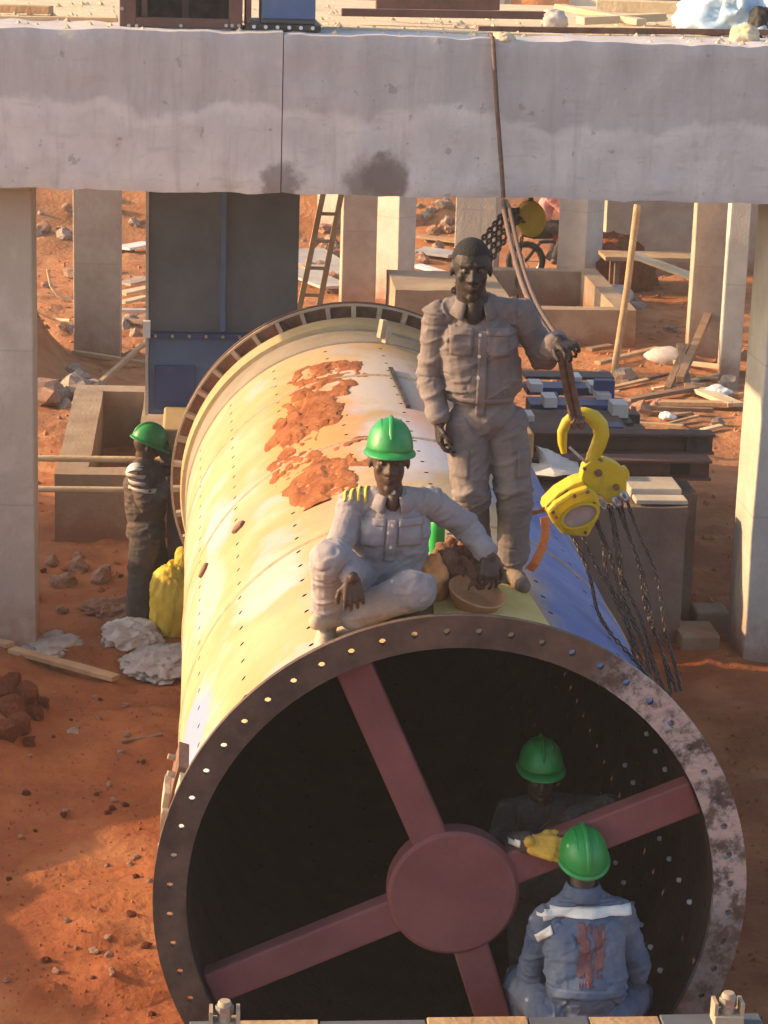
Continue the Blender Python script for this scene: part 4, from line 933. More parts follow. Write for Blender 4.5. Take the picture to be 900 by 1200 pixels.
# the crouching man in denim at the mouth of the mill, seen from behind
def crouching_man():
    B = Body(); f = Vector((-.05, 1, 0)); s = Vector((1, .05, 0))
    nk = at(683, 1043, -.06); ch = at(685, 1100, -.13); wa = at(686, 1152, -.19); pel = at(682, 1192, -.20); u = (nk - pel).normalized()
    shA, shB = at(640, 1078, -.09), at(727, 1074, -.09)
    trunk(B, pel, wa, ch, nk, shA, shB, f, 1, at(652, 1195, -.2), at(712, 1195, -.2))
    hc = at(682, 1012, .0); hf = Vector((-.05, .92, .36)); hu = (0, -.38, .92); B.head(hc, hf, hu, 1.0); B.cap(hc + Vector((0, -.03, -.06)), nk, .056, .060, 0)
    elA, wrA = at(624, 1138, .02), at(636, 1110, .20); arm(B, shA, elA, wrA, 1, (.072, .064, .052), True, 3); B.hand(wrA + (wrA - elA).normalized() * .03, (.05, .5, .9), (-.3, -1, .5), .8, -1, 3, 1.05, 1.15)
    elB, wrB = at(746, 1135, .0), at(735, 1100, .22); arm(B, shB, elB, wrB, 1, (.072, .064, .052), True, 3); B.hand(wrB + (wrB - elB).normalized() * .03, (-.1, .5, .9), (.3, -1, .5), .8, 1, 3, 1.05, 1.15)
    kA, kB = at(612, 1152, .12), at(742, 1165, .14)
    aA, aB = kA + Vector((.07, .0, -.42)), kB + Vector((-.03, .0, -.40))
    leg(B, at(652, 1195, -.18), kA, aA, 1, (.11, .088, .072)); leg(B, at(712, 1195, -.18), kB, aB, 1, (.11, .088, .072))
    boot(B, aA + Vector((0, 0, -.04)), aA + Vector((0, -.05, -.09)), aA + Vector((0, .15, -.09)), 2); boot(B, aB + Vector((0, 0, -.04)), aB + Vector((0, -.05, -.09)), aB + Vector((0, .15, -.09)), 2)
    o = B.build('person', [skin, denim, boot_m, glove_m], tuple(pel), fold=.014, seed=21)
    tag(o, 'man in faded blue denim with white reflective band crouching, his back to the viewer', 'person', GRP)
    helmet(o, hc, hf, hu, .95, None, 1.1, .05); n = Vector((0, -1, .12))
    patch(B, o, 'reflective_band', reflect_m, at(690, 1081, -.3), (1, 0, .02), u, .44, .042, n, 30, 3, .006, .004)
    patch(B, o, 'sleeve_band', reflect_m, at(628, 1108, -.3), (1, 0, .75), (-.6, 0, 1), .10, .04, Vector((-.4, -1, .1)), 8, 3, .006, .004)
    patch(B, o, 'shoulder_tape', reflect_m, at(640, 1058, -.2), (1, 0, .4), (0, 1, .4), .06, .03, (-.3, -.6, 1), 5, 3, .005, .003)
    for k, (du, dv, w_, h_) in enumerate(((-6, 0, .05, .24), (12, -4, .035, .20), (-1, 12, .03, .15))): patch(B, o, 'paint_stain', stain_m, at(692 + du, 1124 + dv, -.3), (1, 0, 0), u, w_ * 1.5, h_ * 1.2, n, 14, 40, .0015, .001, 1.5)
    patch(B, o, 'yoke_seam', denim, at(686, 1070, -.3), (1, 0, 0), u, .34, .012, n, 18, 2, .004, .004)
    patch(B, o, 'waist_band', denim, at(686, 1165, -.3), (1, 0, 0), u, .36, .045, n, 18, 3, .004, .005)
    c = MB(); fs = []; vs = []
    for i in range(17):
        a = PI * .62 * (i / 8 - 1); e = s * math.sin(a) - f * math.cos(a); vs += [nk + e * .07 + u * .035, nk + e * .078 + u * .03, nk + e * .098 - u * .022]
    for i in range(16):
        for j in range(2): fs.append((i * 3 + j, i * 3 + j + 1, i * 3 + 4 + j, i * 3 + 3 + j))
    c = c.add(vs, fs).build('collar', denim, o, smooth=70); sd = c.modifiers.new('thickness', 'SOLIDIFY'); sd.thickness = .006
    return o
crouching_man()

# the man inside the drum
def inner_man():
    B = Body(); y = .64; f = Vector((.05, -1, 0)); s = Vector((1, .05, 0)); u = Vector((0, -.1, 1))
    nk = at(636, 936, y); ch = at(638, 985, y + .03); wa = at(640, 1030, y + .06); pel = at(642, 1066, y + .08); shA, shB = at(597, 953, y), at(678, 949, y + .02)
    trunk(B, pel, wa, ch, nk, shA, shB, f, 1)
    hc = at(633, 908, y - .07); hf = Vector((-.03, -1, -.02)); hu = (0, 0, 1); B.head(hc, hf, hu, 1.0); B.cap(hc + Vector((0, .03, -.07)), nk, .055, .06, 0)
    elA, wrA = at(584, 990, .34), at(616, 987, .06); arm(B, shA, elA, wrA, 1, (.066, .056, .046), True, 3); B.hand(wrA + Vector((.02, -.02, 0)), (.9, -.38, -.02), (-.1, -.75, .65), .55, -1, 3, 1.2, 1.35)
    elB, wrB = at(716, 945, y - .22), at(672, 958, .36); arm(B, shB, elB, wrB, 1, (.066, .056, .046)); B.hand(wrB + (wrB - elB).normalized() * .03, (-.6, -.5, -.3), (0, -.4, .9), .7, 1, 0, 1.05)
    for q, hx in ((-1, -.10), (1, .10)):
        h = pel + s * hx; kn = h + Vector((.01 * q, -.10, -.40)); xx = h.x; fz = AX - math.sqrt(RI ** 2 - xx * xx) + .05; an = Vector((xx, kn.y + .08, fz + .09))
        leg(B, h, kn, an, 1); boot(B, an, Vector((xx, an.y + .05, fz)), Vector((xx, an.y - .16, fz)), 2)
    o = B.build('person', [skin, dark_cloth, boot_m, glove_m], (pel.x, pel.y, .4), fold=.012, seed=31)
    tag(o, 'man in dark clothes, green helmet and yellow glove standing inside the drum', 'person', GRP)
    face_parts(o, hc, hf, hu); helmet(o, hc, hf, hu, .90, None, 1.15, .05)
    n = Vector((0, -1, .2))
    for q, sx_ in ((-1, shA), (1, shB)): patch(B, o, 'harness_strap', MATS['brown work cloth'], sx_ + s * (-q * .035) - u * .06, s, u, .028, .22, n, 3, 12, .005, .003)
    patch(B, o, 'cuff_tape', reflect_m, wrA + Vector((-.05, 0, 0)), (1, 0, 0), u, .04, .035, n, 4, 3, .004, .003)
    return o
inner_man()

# the man working at the far left end
def left_man():
    B = Body(); y = 8.62; f = Vector((.93, .35, 0)); s = Vector((-.35, .93, 0)) * -1; u = Vector((.12, 0, 1))
    nk = at(168, 542, y); ch = at(170, 568, y); wa = at(171, 594, y); pel = at(171, 620, y); shA, shB = at(162, 554, y - .17), at(182, 552, y + .17)
    trunk(B, pel, wa, ch, nk, shA, shB, f, 1, k=1.22)
    hc = at(171, 524, y); hf = Vector((.88, .30, -.42)); hu = (.38, .1, .9); B.head(hc, hf, hu, 1.12); B.cap(hc + Vector((-.03, 0, -.06)), nk, .055, .06, 0)
    elA, wrA = at(172, 590, y - .22), at(196, 572, y - .14); arm(B, shA, elA, wrA, 1, (.088, .076, .058), True, 3); B.hand(wrA + Vector((.03, 0, .01)), (1, .2, .2), (0, -.6, .8), .7, -1, 3, 1.05, 1.1)
    elB, wrB = at(198, 548, y + .15), at(191, 522, y + .02); arm(B, shB, elB, wrB, 1, (.068, .058, .048), True, 3); B.hand(wrB + Vector((-.01, 0, .03)), (-.35, -.1, 1), (.6, .2, .3), .5, 1, 3, 1.05, 1.1)
    for q, (ku, kv), (au, av), yy in ((0, (165, 668), (162, 714), -.12), (1, (184, 668), (188, 712), .12)):
        h = pel + Vector((0.01, yy, 0)); kn = at(ku, kv, y + yy); an = at(au, av, y + yy); an.z = gz(an.x, an.y) + .12
        leg(B, h, kn, an, 2, (.128, .108, .092)); boot(B, an, Vector((an.x - .05, an.y, an.z - .08)), Vector((an.x + .17, an.y + .06, an.z - .085)), 4)
    o = B.build('person', [skin, MATS['brown work cloth'], dark_cloth, glove_m, boot_m], (pel.x, y, gz(pel.x, y)), voxel=.008, fold=.014, seed=41, cloth=(1, 2))
    tag(o, 'man in dark trousers and green helmet working left of the far mill end', 'person', GRP)
    helmet(o, hc, hf, hu, 1.02); n = Vector((-.55, -1, .1))
    for k in range(3): patch(B, o, 'reflective_band', white_sack, at(163 + 2 * k, 557 + 8 * k, y - .2), (1, -.4, -.1), u, .22, .03, n, 10, 2, .006, .004)
    patch(B, o, 'shoulder_yoke', reflect_m, at(160, 549, y - .2), (1, -.4, .2), u, .14, .10, Vector((-.7, -.6, .6)), 8, 6, .005, .004)
    return o
left_man()

# ------------------------------------------------------------------ chain hoist, rope and chains
HY = 1.10
def pp(pts, y, th, b=None):      # a plate facing the viewer: outline at depth y, thickness th
    fr = [at(u, v, y) for u, v in pts]; return fr, [p + Vector((0, th, 0)) for p in fr]
def arc(cx, cy, rx, ry, a0, a1, n, rot=0.0):
    out = []
    for i in range(n + 1):
        t = R(a0 + (a1 - a0) * i / n); x = rx * math.cos(t); y = ry * math.sin(t); c, s_ = math.cos(R(rot)), math.sin(R(rot)); out.append((cx + x * c - y * s_, cy + x * s_ + y * c))
    return out
hc_ = at(684, 575, HY)
hoist = thing('chain_hoist', 'yellow chain hoist with a big open hook hanging beside the standing man', 'chain hoist', tuple(hc_))
hk = [(661, 531), (659, 519), (659, 506), (664, 495), (673, 488), (684, 485), (695, 489), (703, 498), (705, 510), (701, 522), (696, 533), (693, 543), (691, 556)]
kk = []
for i in range(len(hk) - 1):
    for t in (0, .5): kk.append(tuple(hk[i][j] + (hk[i + 1][j] - hk[i][j]) * t for j in (0, 1)))
kk.append(hk[-1]); rad = np.interp(np.linspace(0, 1, len(kk)), [0, .08, .3, .55, .75, .9, 1], [.014, .022, .030, .040, .038, .034, .034])
MB().tube([at(u, v, HY) for u, v in kk], rad, 12, flat=1.0).build('hook', hoist_yellow, hoist, smooth=50)
MB().bar(at(667, 524, HY - .01), at(687, 542, HY - .02), .010, .012).build('hook_latch', steel, hoist)
up_ = [(679, 598)] + [(681, 560), (684, 547), (692, 540)] + arc(701, 562, 34, 24, -75, 5, 8) + [(734, 580), (728, 588), (712, 590), (704, 580), (692, 577), (686, 582)]
MB().prism(*pp(up_, HY - .035, .085)).build('side_plate', hoist_yellow, hoist, bevel=.006)
MB().prism(*pp(arc(733, 556, 5, 7, 0, 360, 10)[:-1], HY - .03, .07)).build('plate_lug', hoist_yellow, hoist)
for u, v, r_ in ((701, 554, .019), (722, 571, .017), (685, 549, .009), (704, 539, .008)):
    MB().lathe([(0, .012), (r_, .010), (r_, -.01)], at(u, v, HY - .036), (0, -1, 0), 10).build('bolt', rust, hoist)
hs = [(638, 600), (640, 592), (654, 578), (672, 567), (684, 563), (686, 572), (668, 585), (652, 596), (646, 606)]
MB().prism(*pp(hs, HY - .06, .16)).build('chain_cover', hoist_yellow, hoist, bevel=.008)
MB().prism(*pp([(641, 594), (665, 574), (668, 578), (644, 598)], HY - .068, .05)).build('cover_slot', dark_steel, hoist)
dr = [(641, 600), (650, 590), (668, 578), (688, 571), (700, 578), (704, 592), (702, 607), (689, 630), (660, 627), (648, 614)]
MB().prism(*pp(dr, HY - .11, .20)).build('drum_housing', hoist_yellow, hoist, bevel=.014)
ov = arc(680, 605, 24, 14.5, 0, 360, 36, -22)[:-1]; iv = arc(680, 605, 20.5, 11.5, 0, 360, 36, -22)[:-1]
mb = MB(); A = [at(u, v, HY - .150) for u, v in ov]; Bq = [at(u, v, HY - .150) for u, v in iv]; A2 = [at(u, v, HY - .105) for u, v in ov]; n = len(A)
mb.add(A + Bq + A2 + [p + Vector((0, .02, 0)) for p in Bq], [(i, (i + 1) % n, n + (i + 1) % n, n + i) for i in range(n)] + [(2 * n + i, 2 * n + (i + 1) % n, (i + 1) % n, i) for i in range(n)] + [(n + i, n + (i + 1) % n, 3 * n + (i + 1) % n, 3 * n + i) for i in range(n)])
mb.build('cover_rim', hoist_yellow, hoist, smooth=40)
MB().prism(*pp(iv, HY - .128, .015)).build('name_plate', hoist_plate, hoist)
for u, v, r_ in ((673, 581, .010), (648, 600, .009), (688, 576, .010), (652, 606, .008), (686, 624, .008), (696, 590, .008)):
    MB().lathe([(0, .010), (r_, .008), (r_, -.01)], at(u, v, HY - .112), (0, -1, 0), 8).build('bolt', rust, hoist)
MB().tube([at(640, 596, HY - .03), at(629, 600, HY - .06), at(618, 601, HY - .07)], [.014, .012, .016], 8).build('lever_arm', rust, hoist, smooth=50)
def link_mesh(mb, p, d, twist, L_=.036, W_=.024, r=.0048):
    d = d.normalized(); e = d.orthogonal().normalized(); e = (Matrix.Rotation(twist, 3, d) @ e); path = []
    for k in range(10):
        t = 2 * PI * k / 10; c, s_ = math.cos(t), math.sin(t); path.append(p + e * (W_ / 2 - r) * (abs(c) ** .7) * math.copysign(1, c) + d * (L_ / 2 - r) * (abs(s_) ** .7) * math.copysign(1, s_))
    mb.tube(path, r, 6, closed=True, nrm=d.cross(e))
def chain(pts, name, m, parent, pitch=.027, **kw):
    pts = [Vector(p) for p in pts]; mb = MB(); acc = 0; k = 0
    for a, b in zip(pts[:-1], pts[1:]):
        L_ = (b - a).length; t = -acc
        while t + pitch <= L_:
            t += pitch; link_mesh(mb, a + (b - a) * (t / L_), b - a, (k % 2) * PI / 2 + .3, **kw); k += 1
        acc = L_ - t
    return mb.build(name, m, parent, smooth=60)
def drape(u0, v0, y0, u1, v1, y1, n=16, bow=0.0):
    out = []
    for i in range(n + 1):
        t = i / n; p = at(u0 + (u1 - u0) * t - bow * math.sin(PI * t), v0 + (v1 - v0) * t, y0 + (y1 - y0) * t); c = Vector((p.x, 0, p.z - AX)); 
        p = p + Vector((.020 * math.sin(i * .55 + u0), .012 * math.sin(i * .7 + v1), .010 * math.cos(i * .5 + u1))) * math.sin(PI * t); c = Vector((p.x, 0, p.z - AX))
        if c.length < RO + .02: c = c.normalized() * (RO + .02); p = Vector((c.x, p.y, AX + c.z))
        out.append(p)
    return out
chain_m = mat('greasy chain', (0.06, 0.042, 0.036), (0.14, 0.10, 0.08), 12, .5, .3, 60, metal=.5)
for a_ in ((672, 628, HY, 748, 800, .75, 16, 6), (692, 600, HY, 764, 800, .85, 16, -6), (712, 588, HY, 778, 808, .95, 16, 6), (722, 588, HY, 786, 812, 1.0, 16, -4), (733, 580, HY + .02, 797, 806, 1.05, 16, -6), (699, 606, HY, 770, 820, .80, 16, 8), (682, 626, HY, 756, 806, .78, 16, -8), (716, 590, HY + .03, 772, 800, .9, 16, 10), (727, 584, HY + .03, 792, 808, 1.0, 16, 3)):
    chain(drape(*a_), 'load_chain', chain_m, hoist)
for u, v in ((697, 586), (706, 592), (722, 588), (731, 582)):
    mb = MB(); link_mesh(mb, at(u, v, HY - .05), Vector((.5, 0, -.8)), .4, .062, .044, .011); mb.build('end_link', steel, hoist, smooth=60)
rp = [at(577, 47, 7.43), at(578, 52, 7.36), at(582, 120, 7.34), at(588, 200, 7.34), at(590, 232, 7.33)]
rope = thing('lifting_rope', 'brown rope looped over the beam and down to the hook of the yellow hoist', 'rope', tuple(at(590, 232, 7.33)))
MB().tube([at(574, 40, 7.9), at(576, 42, 7.5)] + rp, .017, 8).build('beam_strand', rope_m, rope, smooth=60)
hp = at(655, 404, .80)
for du, ww in ((-3, .017), (5, .017)):
    pts = [at(591 + du * .3, 236, 7.33)]
    for t in np.linspace(.04, 1, 14):
        a = pts[0]; p = a + (hp - a) * t + Vector((0, 0, -.16 * math.sin(PI * t))); pts.append(p + Vector((du * .0035, 0, 0)))
    for u, v, yy in ((660, 420, .84), (666, 452, .98), (673, 486, 1.07), (676, 500, 1.08), (678, 488, 1.13)): pts.append(at(u + du, v, yy))
    MB().tube(pts, ww, 8).build('strand', rope_m, rope, smooth=60)
mb = MB(); 
for k in range(4):
    u = 671 + k * 3.2; mb.tube([at(u + 3 * math.cos(t), 487 + 9 * math.sin(t), HY - .05 + .055 * (1 - math.sin(t + .5))) for t in np.linspace(0, 2 * PI, 12)[:-1]], .009, 6, closed=True)
mb.build('hook_lashing', rope_m, rope, smooth=60)
st = MB(); P_ = [at(638, 606, HY - .12), at(640, 622, HY - .13), at(636, 640, HY - .15), at(627, 660, HY - .16), at(620, 668, HY - .14)]
for i in range(4): st.bar(P_[i], P_[i + 1], .045, .004, up=(.25, -1, .2))
o = st.build('hanging_strap', orange_strap); tag(o, 'short orange webbing strap hanging from the left side of the yellow hoist', 'strap')
# second hoist hanging under the beam behind the standing man
b0 = at(622, 258, 8.6); h2 = thing('chain_hoist', 'small dull yellow chain hoist hanging in shade under the beam behind the standing man', 'chain hoist', tuple(b0))
MB().prism(*[[p + Vector((0, dy, 0)) for p in [at(u, v, 8.6) for u, v in arc(622, 256, 17, 21, 0, 360, 20)[:-1]]] for dy in (-.07, .07)]).build('drum_housing', mat('dull yellow paint', (.36, .26, .02), (.46, .34, .03), 6, .6), h2, bevel=.02)
_q = at(622, 238, 8.6); MB().tube([_q, Vector((_q.x, _q.y, 4.56))], .02, 8).build('hook_shank', dark_steel, h2)
for k in range(4):
    chain([at(610 + k * 3, 246 + k * 5, 8.6), at(593 + k * 5, 246 + k * 4, 8.45), at(566 + k * 6, 280 + k * 4, 8.1), at(530 + k * 5, 344 + k * 3, 7.5)], 'load_chain', chain_m, h2, pitch=.052, L_=.072, W_=.05, r=.011)
chain([at(612, 275, 8.6), at(605, 330, 8.6), at(607, 370, 8.6)], 'hand_chain', chain_m, h2, pitch=.04, L_=.055, W_=.035, r=.007)

# ------------------------------------------------------------------ things lying on the mill top
o = MB()
pb = [(-.10, .16), (.46, .14), (.40, .78), (-.06, .80)]
for i in range(6):
    pass
nn = 8; V_ = []; f_ = []
for i in range(nn + 1):
    t = i / nn
    for k, (dz) in enumerate((.004, .022)):
        for (xa, ya), (xb, yb) in (((-.11, .10), (.45, .10)), ((-.07, .80), (.40, .80))):
            x = xa + (xb - xa) * t; V_.append((x, ya, shz(x, dz)))
for i in range(nn):
    a = i * 4; b = a + 4; f_ += [(a, b, b + 1, a + 1), (a + 2, a + 3, b + 3, b + 2), (a, a + 2, b + 2, b), (a + 1, b + 1, b + 3, a + 3)]
f_ += [(0, 1, 3, 2), (nn * 4, nn * 4 + 2, nn * 4 + 3, nn * 4 + 1)]
o = MB().add(V_, f_).build('curved_plate', mat('yellow primer plate', (.52, .36, .10), (.62, .45, .16), 4, .7, .3, 40), loc=(.15, .4, shz(.15))); tag(o, 'yellowish curved plate lying on the mill rim beside the seated man', 'plate')
q = at(540, 678, .62); soft_lump('tool_bag', sack_brown, (q.x, q.y, shz(q.x, .09)), .16, .15, .15, 4, 'slumped brown cloth bag on the mill between the seated and the standing man', 'bag', 5, .7, .5, None, .28)
q = at(508, 664, .48); soft_lump('orange_rag', orange_cloth, (q.x, q.y, shz(q.x, .10)), .075, .08, .11, 9, 'crumpled pale orange rag beside the brown bag on the mill', 'rag')
q = at(556, 684, .36); mb = MB()
mb.lathe([(.13, .055), (.135, .05), (.115, 0.0), (.10, -.02), (0, -.022), (0, -.012), (.095, -.01), (.108, .004), (.125, .05), (.13, .055)], (q.x, q.y, shz(q.x, .045)), (0.25, -.25, 1), 28)
o = mb.build('shallow_bowl', mat('rusty orange enamel', (.33, .14, .06), (.45, .22, .10), 6, .6, .3, 30), smooth=40, loc=(q.x, q.y, shz(q.x, .04))); tag(o, 'shallow rusty orange bowl under the left hand of the seated man', 'bowl')
q = at(512, 632, .75); bz = shz(q.x, 0.012); bt = thing('plastic_bottle', 'bright green plastic bottle standing behind the arm of the seated man', 'bottle', (q.x, q.y, bz))
MB().lathe([(0, 0), (.034, 0), (.037, .01), (.037, .13), (.030, .17), (.016, .20), (.016, .215), (0, .215)], (q.x, q.y, bz + .14), (0, 0, 1), 18).build('body', green_plastic, bt, smooth=40)
MB().lathe([(.045, 0), (.05, .02), (.046, .139), (0, .139)], (q.x, q.y, bz), (0, 0, 1), 18).build('holder', plastic, bt, smooth=40)
MB().lathe([(0, .03), (.018, .03), (.018, 0), (0, 0)], (q.x, q.y, bz + .356), (0, 0, 1), 14).build('cap', green_plastic, bt, smooth=40)

# ------------------------------------------------------------------ work platform in front of the mouth
PY_ = -.62; pl = at(222, 1213, PY_); pr = at(896, 1203, PY_)
o = thing('work_platform', 'steel channel with short boards and clamps along the bottom edge of the picture', 'platform', ((pl.x + pr.x) / 2, PY_, pl.z))
zz = (pl.z + pr.z) / 2
MB().bar((pl.x, PY_, pl.z - .13), (pr.x, PY_, pr.z - .13), .26, .20).build('channel', grey_steel, o, bevel=.008)
segs = [(222, 268, 'grey'), (270, 372, 'wood'), (374, 498, 'grey'), (500, 618, 'wood'), (620, 690, 'grey'), (692, 775, 'wood'), (777, 896, 'grey')]
for i, (a_, b_, k_) in enumerate(segs):
    t0 = (a_ - 222) / 674; t1 = (b_ - 222) / 674; p = Vector((pl.x, PY_ + .01 * (i % 2), pl.z)).lerp(Vector((pr.x, PY_, pr.z)), t0); q = Vector((pl.x, PY_ + .01 * (i % 2), pl.z)).lerp(Vector((pr.x, PY_, pr.z)), t1)
    MB().bar(p - Vector((0, 0, .012 + .004 * (i % 3))), q - Vector((0, 0, .012 + .004 * (i % 3))), .24, .03).build('board', wood if k_ == 'wood' else grey_steel, o, bevel=.004)
for x in (pl.x + .15, pr.x - .2):
    MB().box(x - .05, x + .05, PY_ - .05, PY_ + .05, -.1, pl.z - .232).build('post', rust, o)
def clamp(u, v, label):
    p = at(u, v, PY_ + .02); t = thing('steel_clamp', label, 'clamp', tuple(p), 'clamps on the platform edge')
    z = p.z
    MB().lathe([(0, -.02), (.030, -.02), (.030, .10), (.024, .11), (0, .11)], (p.x, p.y, z), (0, 0, 1), 16).build('bolt', gus_m, t, smooth=40)
    MB().lathe([(0, .108), (.040, .108), (.040, .15), (0, .15)], (p.x, p.y, z - .06), (0, 0, 1), 6).build('nut', steel, t)
    MB().box(p.x - .065, p.x + .065, p.y - .05, p.y + .05, z - .03, z + .018).build('base_plate', gus_m, t, bevel=.004)
    for s_ in (-1, 1): MB().box(p.x + s_ * .058 - .008, p.x + s_ * .058 + .008, p.y - .04, p.y + .04, z + .019, z + .075).build('side_plate', gus_m, t)
clamp(263, 1200, 'steel clamp with a bolt at the left of the bottom platform'); clamp(852, 1190, 'steel clamp at the right of the bottom platform below the shiny ring')
# timber bearers the crouching man sits on
o = MB().box(-.95, 1.05, -.36, -.10, .70, .80).build('sitting_plank', wood_dark, bevel=.01); tag(o, 'thick dark plank across the mill mouth under the crouching man', 'plank')
for x in (-.9, 1.0):
    o = MB().box(x - .06, x + .06, -.34, -.12, -.1, .698).build('plank_trestle', wood_dark); tag(o, 'dark trestle leg under the %s end of the sitting plank' % ('left' if x < 0 else 'right'), 'trestle')

# ------------------------------------------------------------------ on the floor slab behind the beam
SZ = 4.885
def slab_at(u, v, z=SZ): return gr(u, v, z)
p = at(140, 34, 7.75); q = at(284, 34, 7.75)
t = thing('machine_housing', 'brown steel box frame with an open dark inside standing on the beam at left', 'steel frame', ((p.x + q.x) / 2, 7.75, SZ))
H_ = .62
MB().box(p.x, p.x + .12, 7.75, 8.6, SZ + .005, SZ + H_).build('side_plate', brown_steel, t, bevel=.006); MB().box(q.x - .09, q.x, 7.75, 8.6, SZ + .005, SZ + H_).build('side_plate', brown_steel, t, bevel=.006)
MB().box(p.x + .121, q.x - .091, 7.75, 7.80, SZ + .005, SZ + .075).build('bottom_rail', brown_steel, t, bevel=.006); MB().box(p.x + .121, q.x - .091, 8.55, 8.6, SZ + .005, SZ + H_).build('back_plate', dark_steel, t)
MB().box(p.x + .16, p.x + .20, 7.80, 7.86, SZ + .076, SZ + H_).build('stiffener', brown_steel, t); MB().box(p.x + .45, p.x + .50, 8.2, 8.25, SZ + .01, SZ + H_).build('stiffener', brown_steel, t)
for u in (143, 151, 160, 212, 265, 272, 280):
    MB().lathe([(0, .012), (.014, .012), (.014, 0)], at(u, 30 if u > 150 else 10, 7.75), (0, -1, 0), 6).build('bolt', steel, t)
p = at(288, 33, 7.72); q = at(376, 33, 7.72)
t = thing('bolted_box', 'blue grey steel box with a row of bolts standing beside the brown frame', 'steel box', ((p.x + q.x) / 2, 7.72, SZ))
MB().box(p.x, q.x, 7.72, 8.5, SZ + .004, SZ + .05).build('base_flange', dark_steel, t, bevel=.004)
MB().box(p.x + .11, q.x - .04, 7.76, 8.45, SZ + .052, SZ + .50).build('casing', grey_steel, t, bevel=.01); MB().box(p.x + .12, q.x - .045, 7.735, 7.758, SZ + .09, SZ + .50).build('front_plate', blue_steel, t, bevel=.006)
MB().box(p.x, p.x + .04, 7.74, 8.45, SZ + .052, SZ + .5).build('side_flange', brown_steel, t)
for k in range(6): MB().lathe([(0, .014), (.015, .014), (.015, 0)], (p.x + .06 + k * (q.x - p.x - .12) / 5, 7.72, SZ + .03), (0, -1, 0), 6).build('bolt', plastic, t)
def timber(p, q, w_, h_, m, label, name='timber_plank', cat='plank', grp='planks lying on the slab', seed=0):
    o = MB().bar(p, q, w_, h_).build(name, m, bevel=.006); 
    rough_up(o, .006, 3, seed); tag(o, label, cat, grp); return o
def on(u, v, dz): s_ = gr(u, v, SZ + dz); return s_
timber(at(384, 47, 7.75), at(794, 56, 7.75), .10, .055, wood, 'long brown edge board lying along the top of the beam under the rope')
timber(at(378, 36, 8.15), at(660, 44, 8.1), .13, .05, wood_pale, 'pale plank lying just behind the edge board on the beam', seed=1)
timber(at(560, 34, 8.3), at(900, 38, 8.4), .045, .045, rust, 'thin rusty pipe lying along the slab at the right', 'steel_pipe', 'pipe')
timber(at(655, 8, 9.3), at(752, 26, 8.6), .12, .05, wood_pale, 'short pale plank lying askew on the slab near the top right', seed=3)
timber(at(680, 24, 8.7), at(776, 20, 8.9), .16, .06, wood_pale, 'wide pale plank end beside the askew plank on the slab', seed=4)
timber(at(0, 22, 8.6), at(138, 24, 8.6), .10, .05, wood_pale, 'pale plank lying on the slab left of the brown frame', seed=5)
timber(at(0, 10, 9.2), at(60, 12, 9.1), .12, .06, wood, 'brown plank end at the top left corner', seed=6)
timber(at(400, 14, 9.0), at(640, 18, 9.0), .08, .06, brown_steel, 'dark brown steel bar lying on the slab behind the planks', 'steel_bar', 'bar', seed=7)
timber(at(440, 5, 9.6), at(585, 3, 9.6), .10, .12, brown_steel, 'brown steel channel at the top edge of the picture', 'steel_bar', 'bar', seed=8)
timber(at(700, 6, 10.2), at(815, 10, 10.0), .22, .10, wood_pale, 'thick pale beam lying at the back of the slab near the blue tarpaulin', seed=9)
q = at(872, 50, 8.0); soft_lump('plaster_lump', plaster, (q.x, q.y, SZ + .02), .11, .10, .10, 3, 'pointed lump of pale plaster on the beam near the right edge', 'plaster lump')
q = at(650, 10, 9.0); soft_lump('rag_bundle', white_sack, (q.x, q.y, SZ + .05), .10, .12, .10, 5, 'small pale rag bundle on the slab above the rope', 'rag')
q = at(590, 52, 7.5); soft_lump('plaster_lump', plaster, (q.x, q.y, SZ + .0), .09, .08, .05, 6, 'flat lump of pale plaster beside the rope on the beam', 'plaster lump')
q = at(895, 22, 9.3); soft_lump('tarpaulin', tarp, (q.x, q.y, SZ + .05), .62, .60, .42, 61, 'faded blue tarpaulin heaped on the slab at the top right corner', 'tarpaulin', 5, .5, .25, None, .16)
q = at(893, 16, 8.72); soft_lump('dark_bundle', black_m, (q.x, 8.72, SZ + .09), .11, .1, .14, 8, 'small black bundle against the blue tarpaulin at the top right corner', 'bundle')
# scattered sand and mortar crumbs on the slab
mb = MB()
for k in range(420):
    x = random.uniform(-3.1, 4.6); y = random.uniform(7.5, 11.5); r_ = random.uniform(.012, .045); c = Vector((x, y, SZ - .005 if y < 8.4 else 4.868)); pts = [c + Vector((random.uniform(.6, 1) * r_ * math.cos(2 * PI * i / 5), random.uniform(.6, 1) * r_ * math.sin(2 * PI * i / 5), 0)) for i in range(5)]
    mb.add(pts + [c + Vector((0, 0, r_ * .8))], [(i, (i + 1) % 5, 5) for i in range(5)])
o = mb.build('mortar_crumbs', plaster); tag(o, None, None, None, 'stuff')

# ------------------------------------------------------------------ steel on the right hand plinth
def steel_beam(p, q, h_, w_, tk, m, name, label, cat='steel beam', grp=None):
    """an I-section: two flanges and a web"""
    p = Vector(p); q = Vector(q); t = thing(name, label, cat, tuple(p), grp); z = Vector((0, 0, 1))
    MB().bar(p + z * (tk / 2), q + z * (tk / 2), w_, tk).build('lower_flange', m, t); MB().bar(p + z * (h_ - tk / 2), q + z * (h_ - tk / 2), w_, tk).build('upper_flange', m, t)
    MB().bar(p + z * (h_ / 2), q + z * (h_ / 2), tk, h_ - 2 * tk - .001).build('web', m, t); return t
p = at(596, 556, 9.0); q = at(822, 566, 9.0); zz = PLZ + .01
bs = steel_beam((p.x, 9.0, PLZ + .02), (at(830, 560, 9.0).x, 9.0, PLZ + .02), .17, .22, .02, brown_steel, 'steel_beam', 'long brown steel beam lying on the big concrete block')
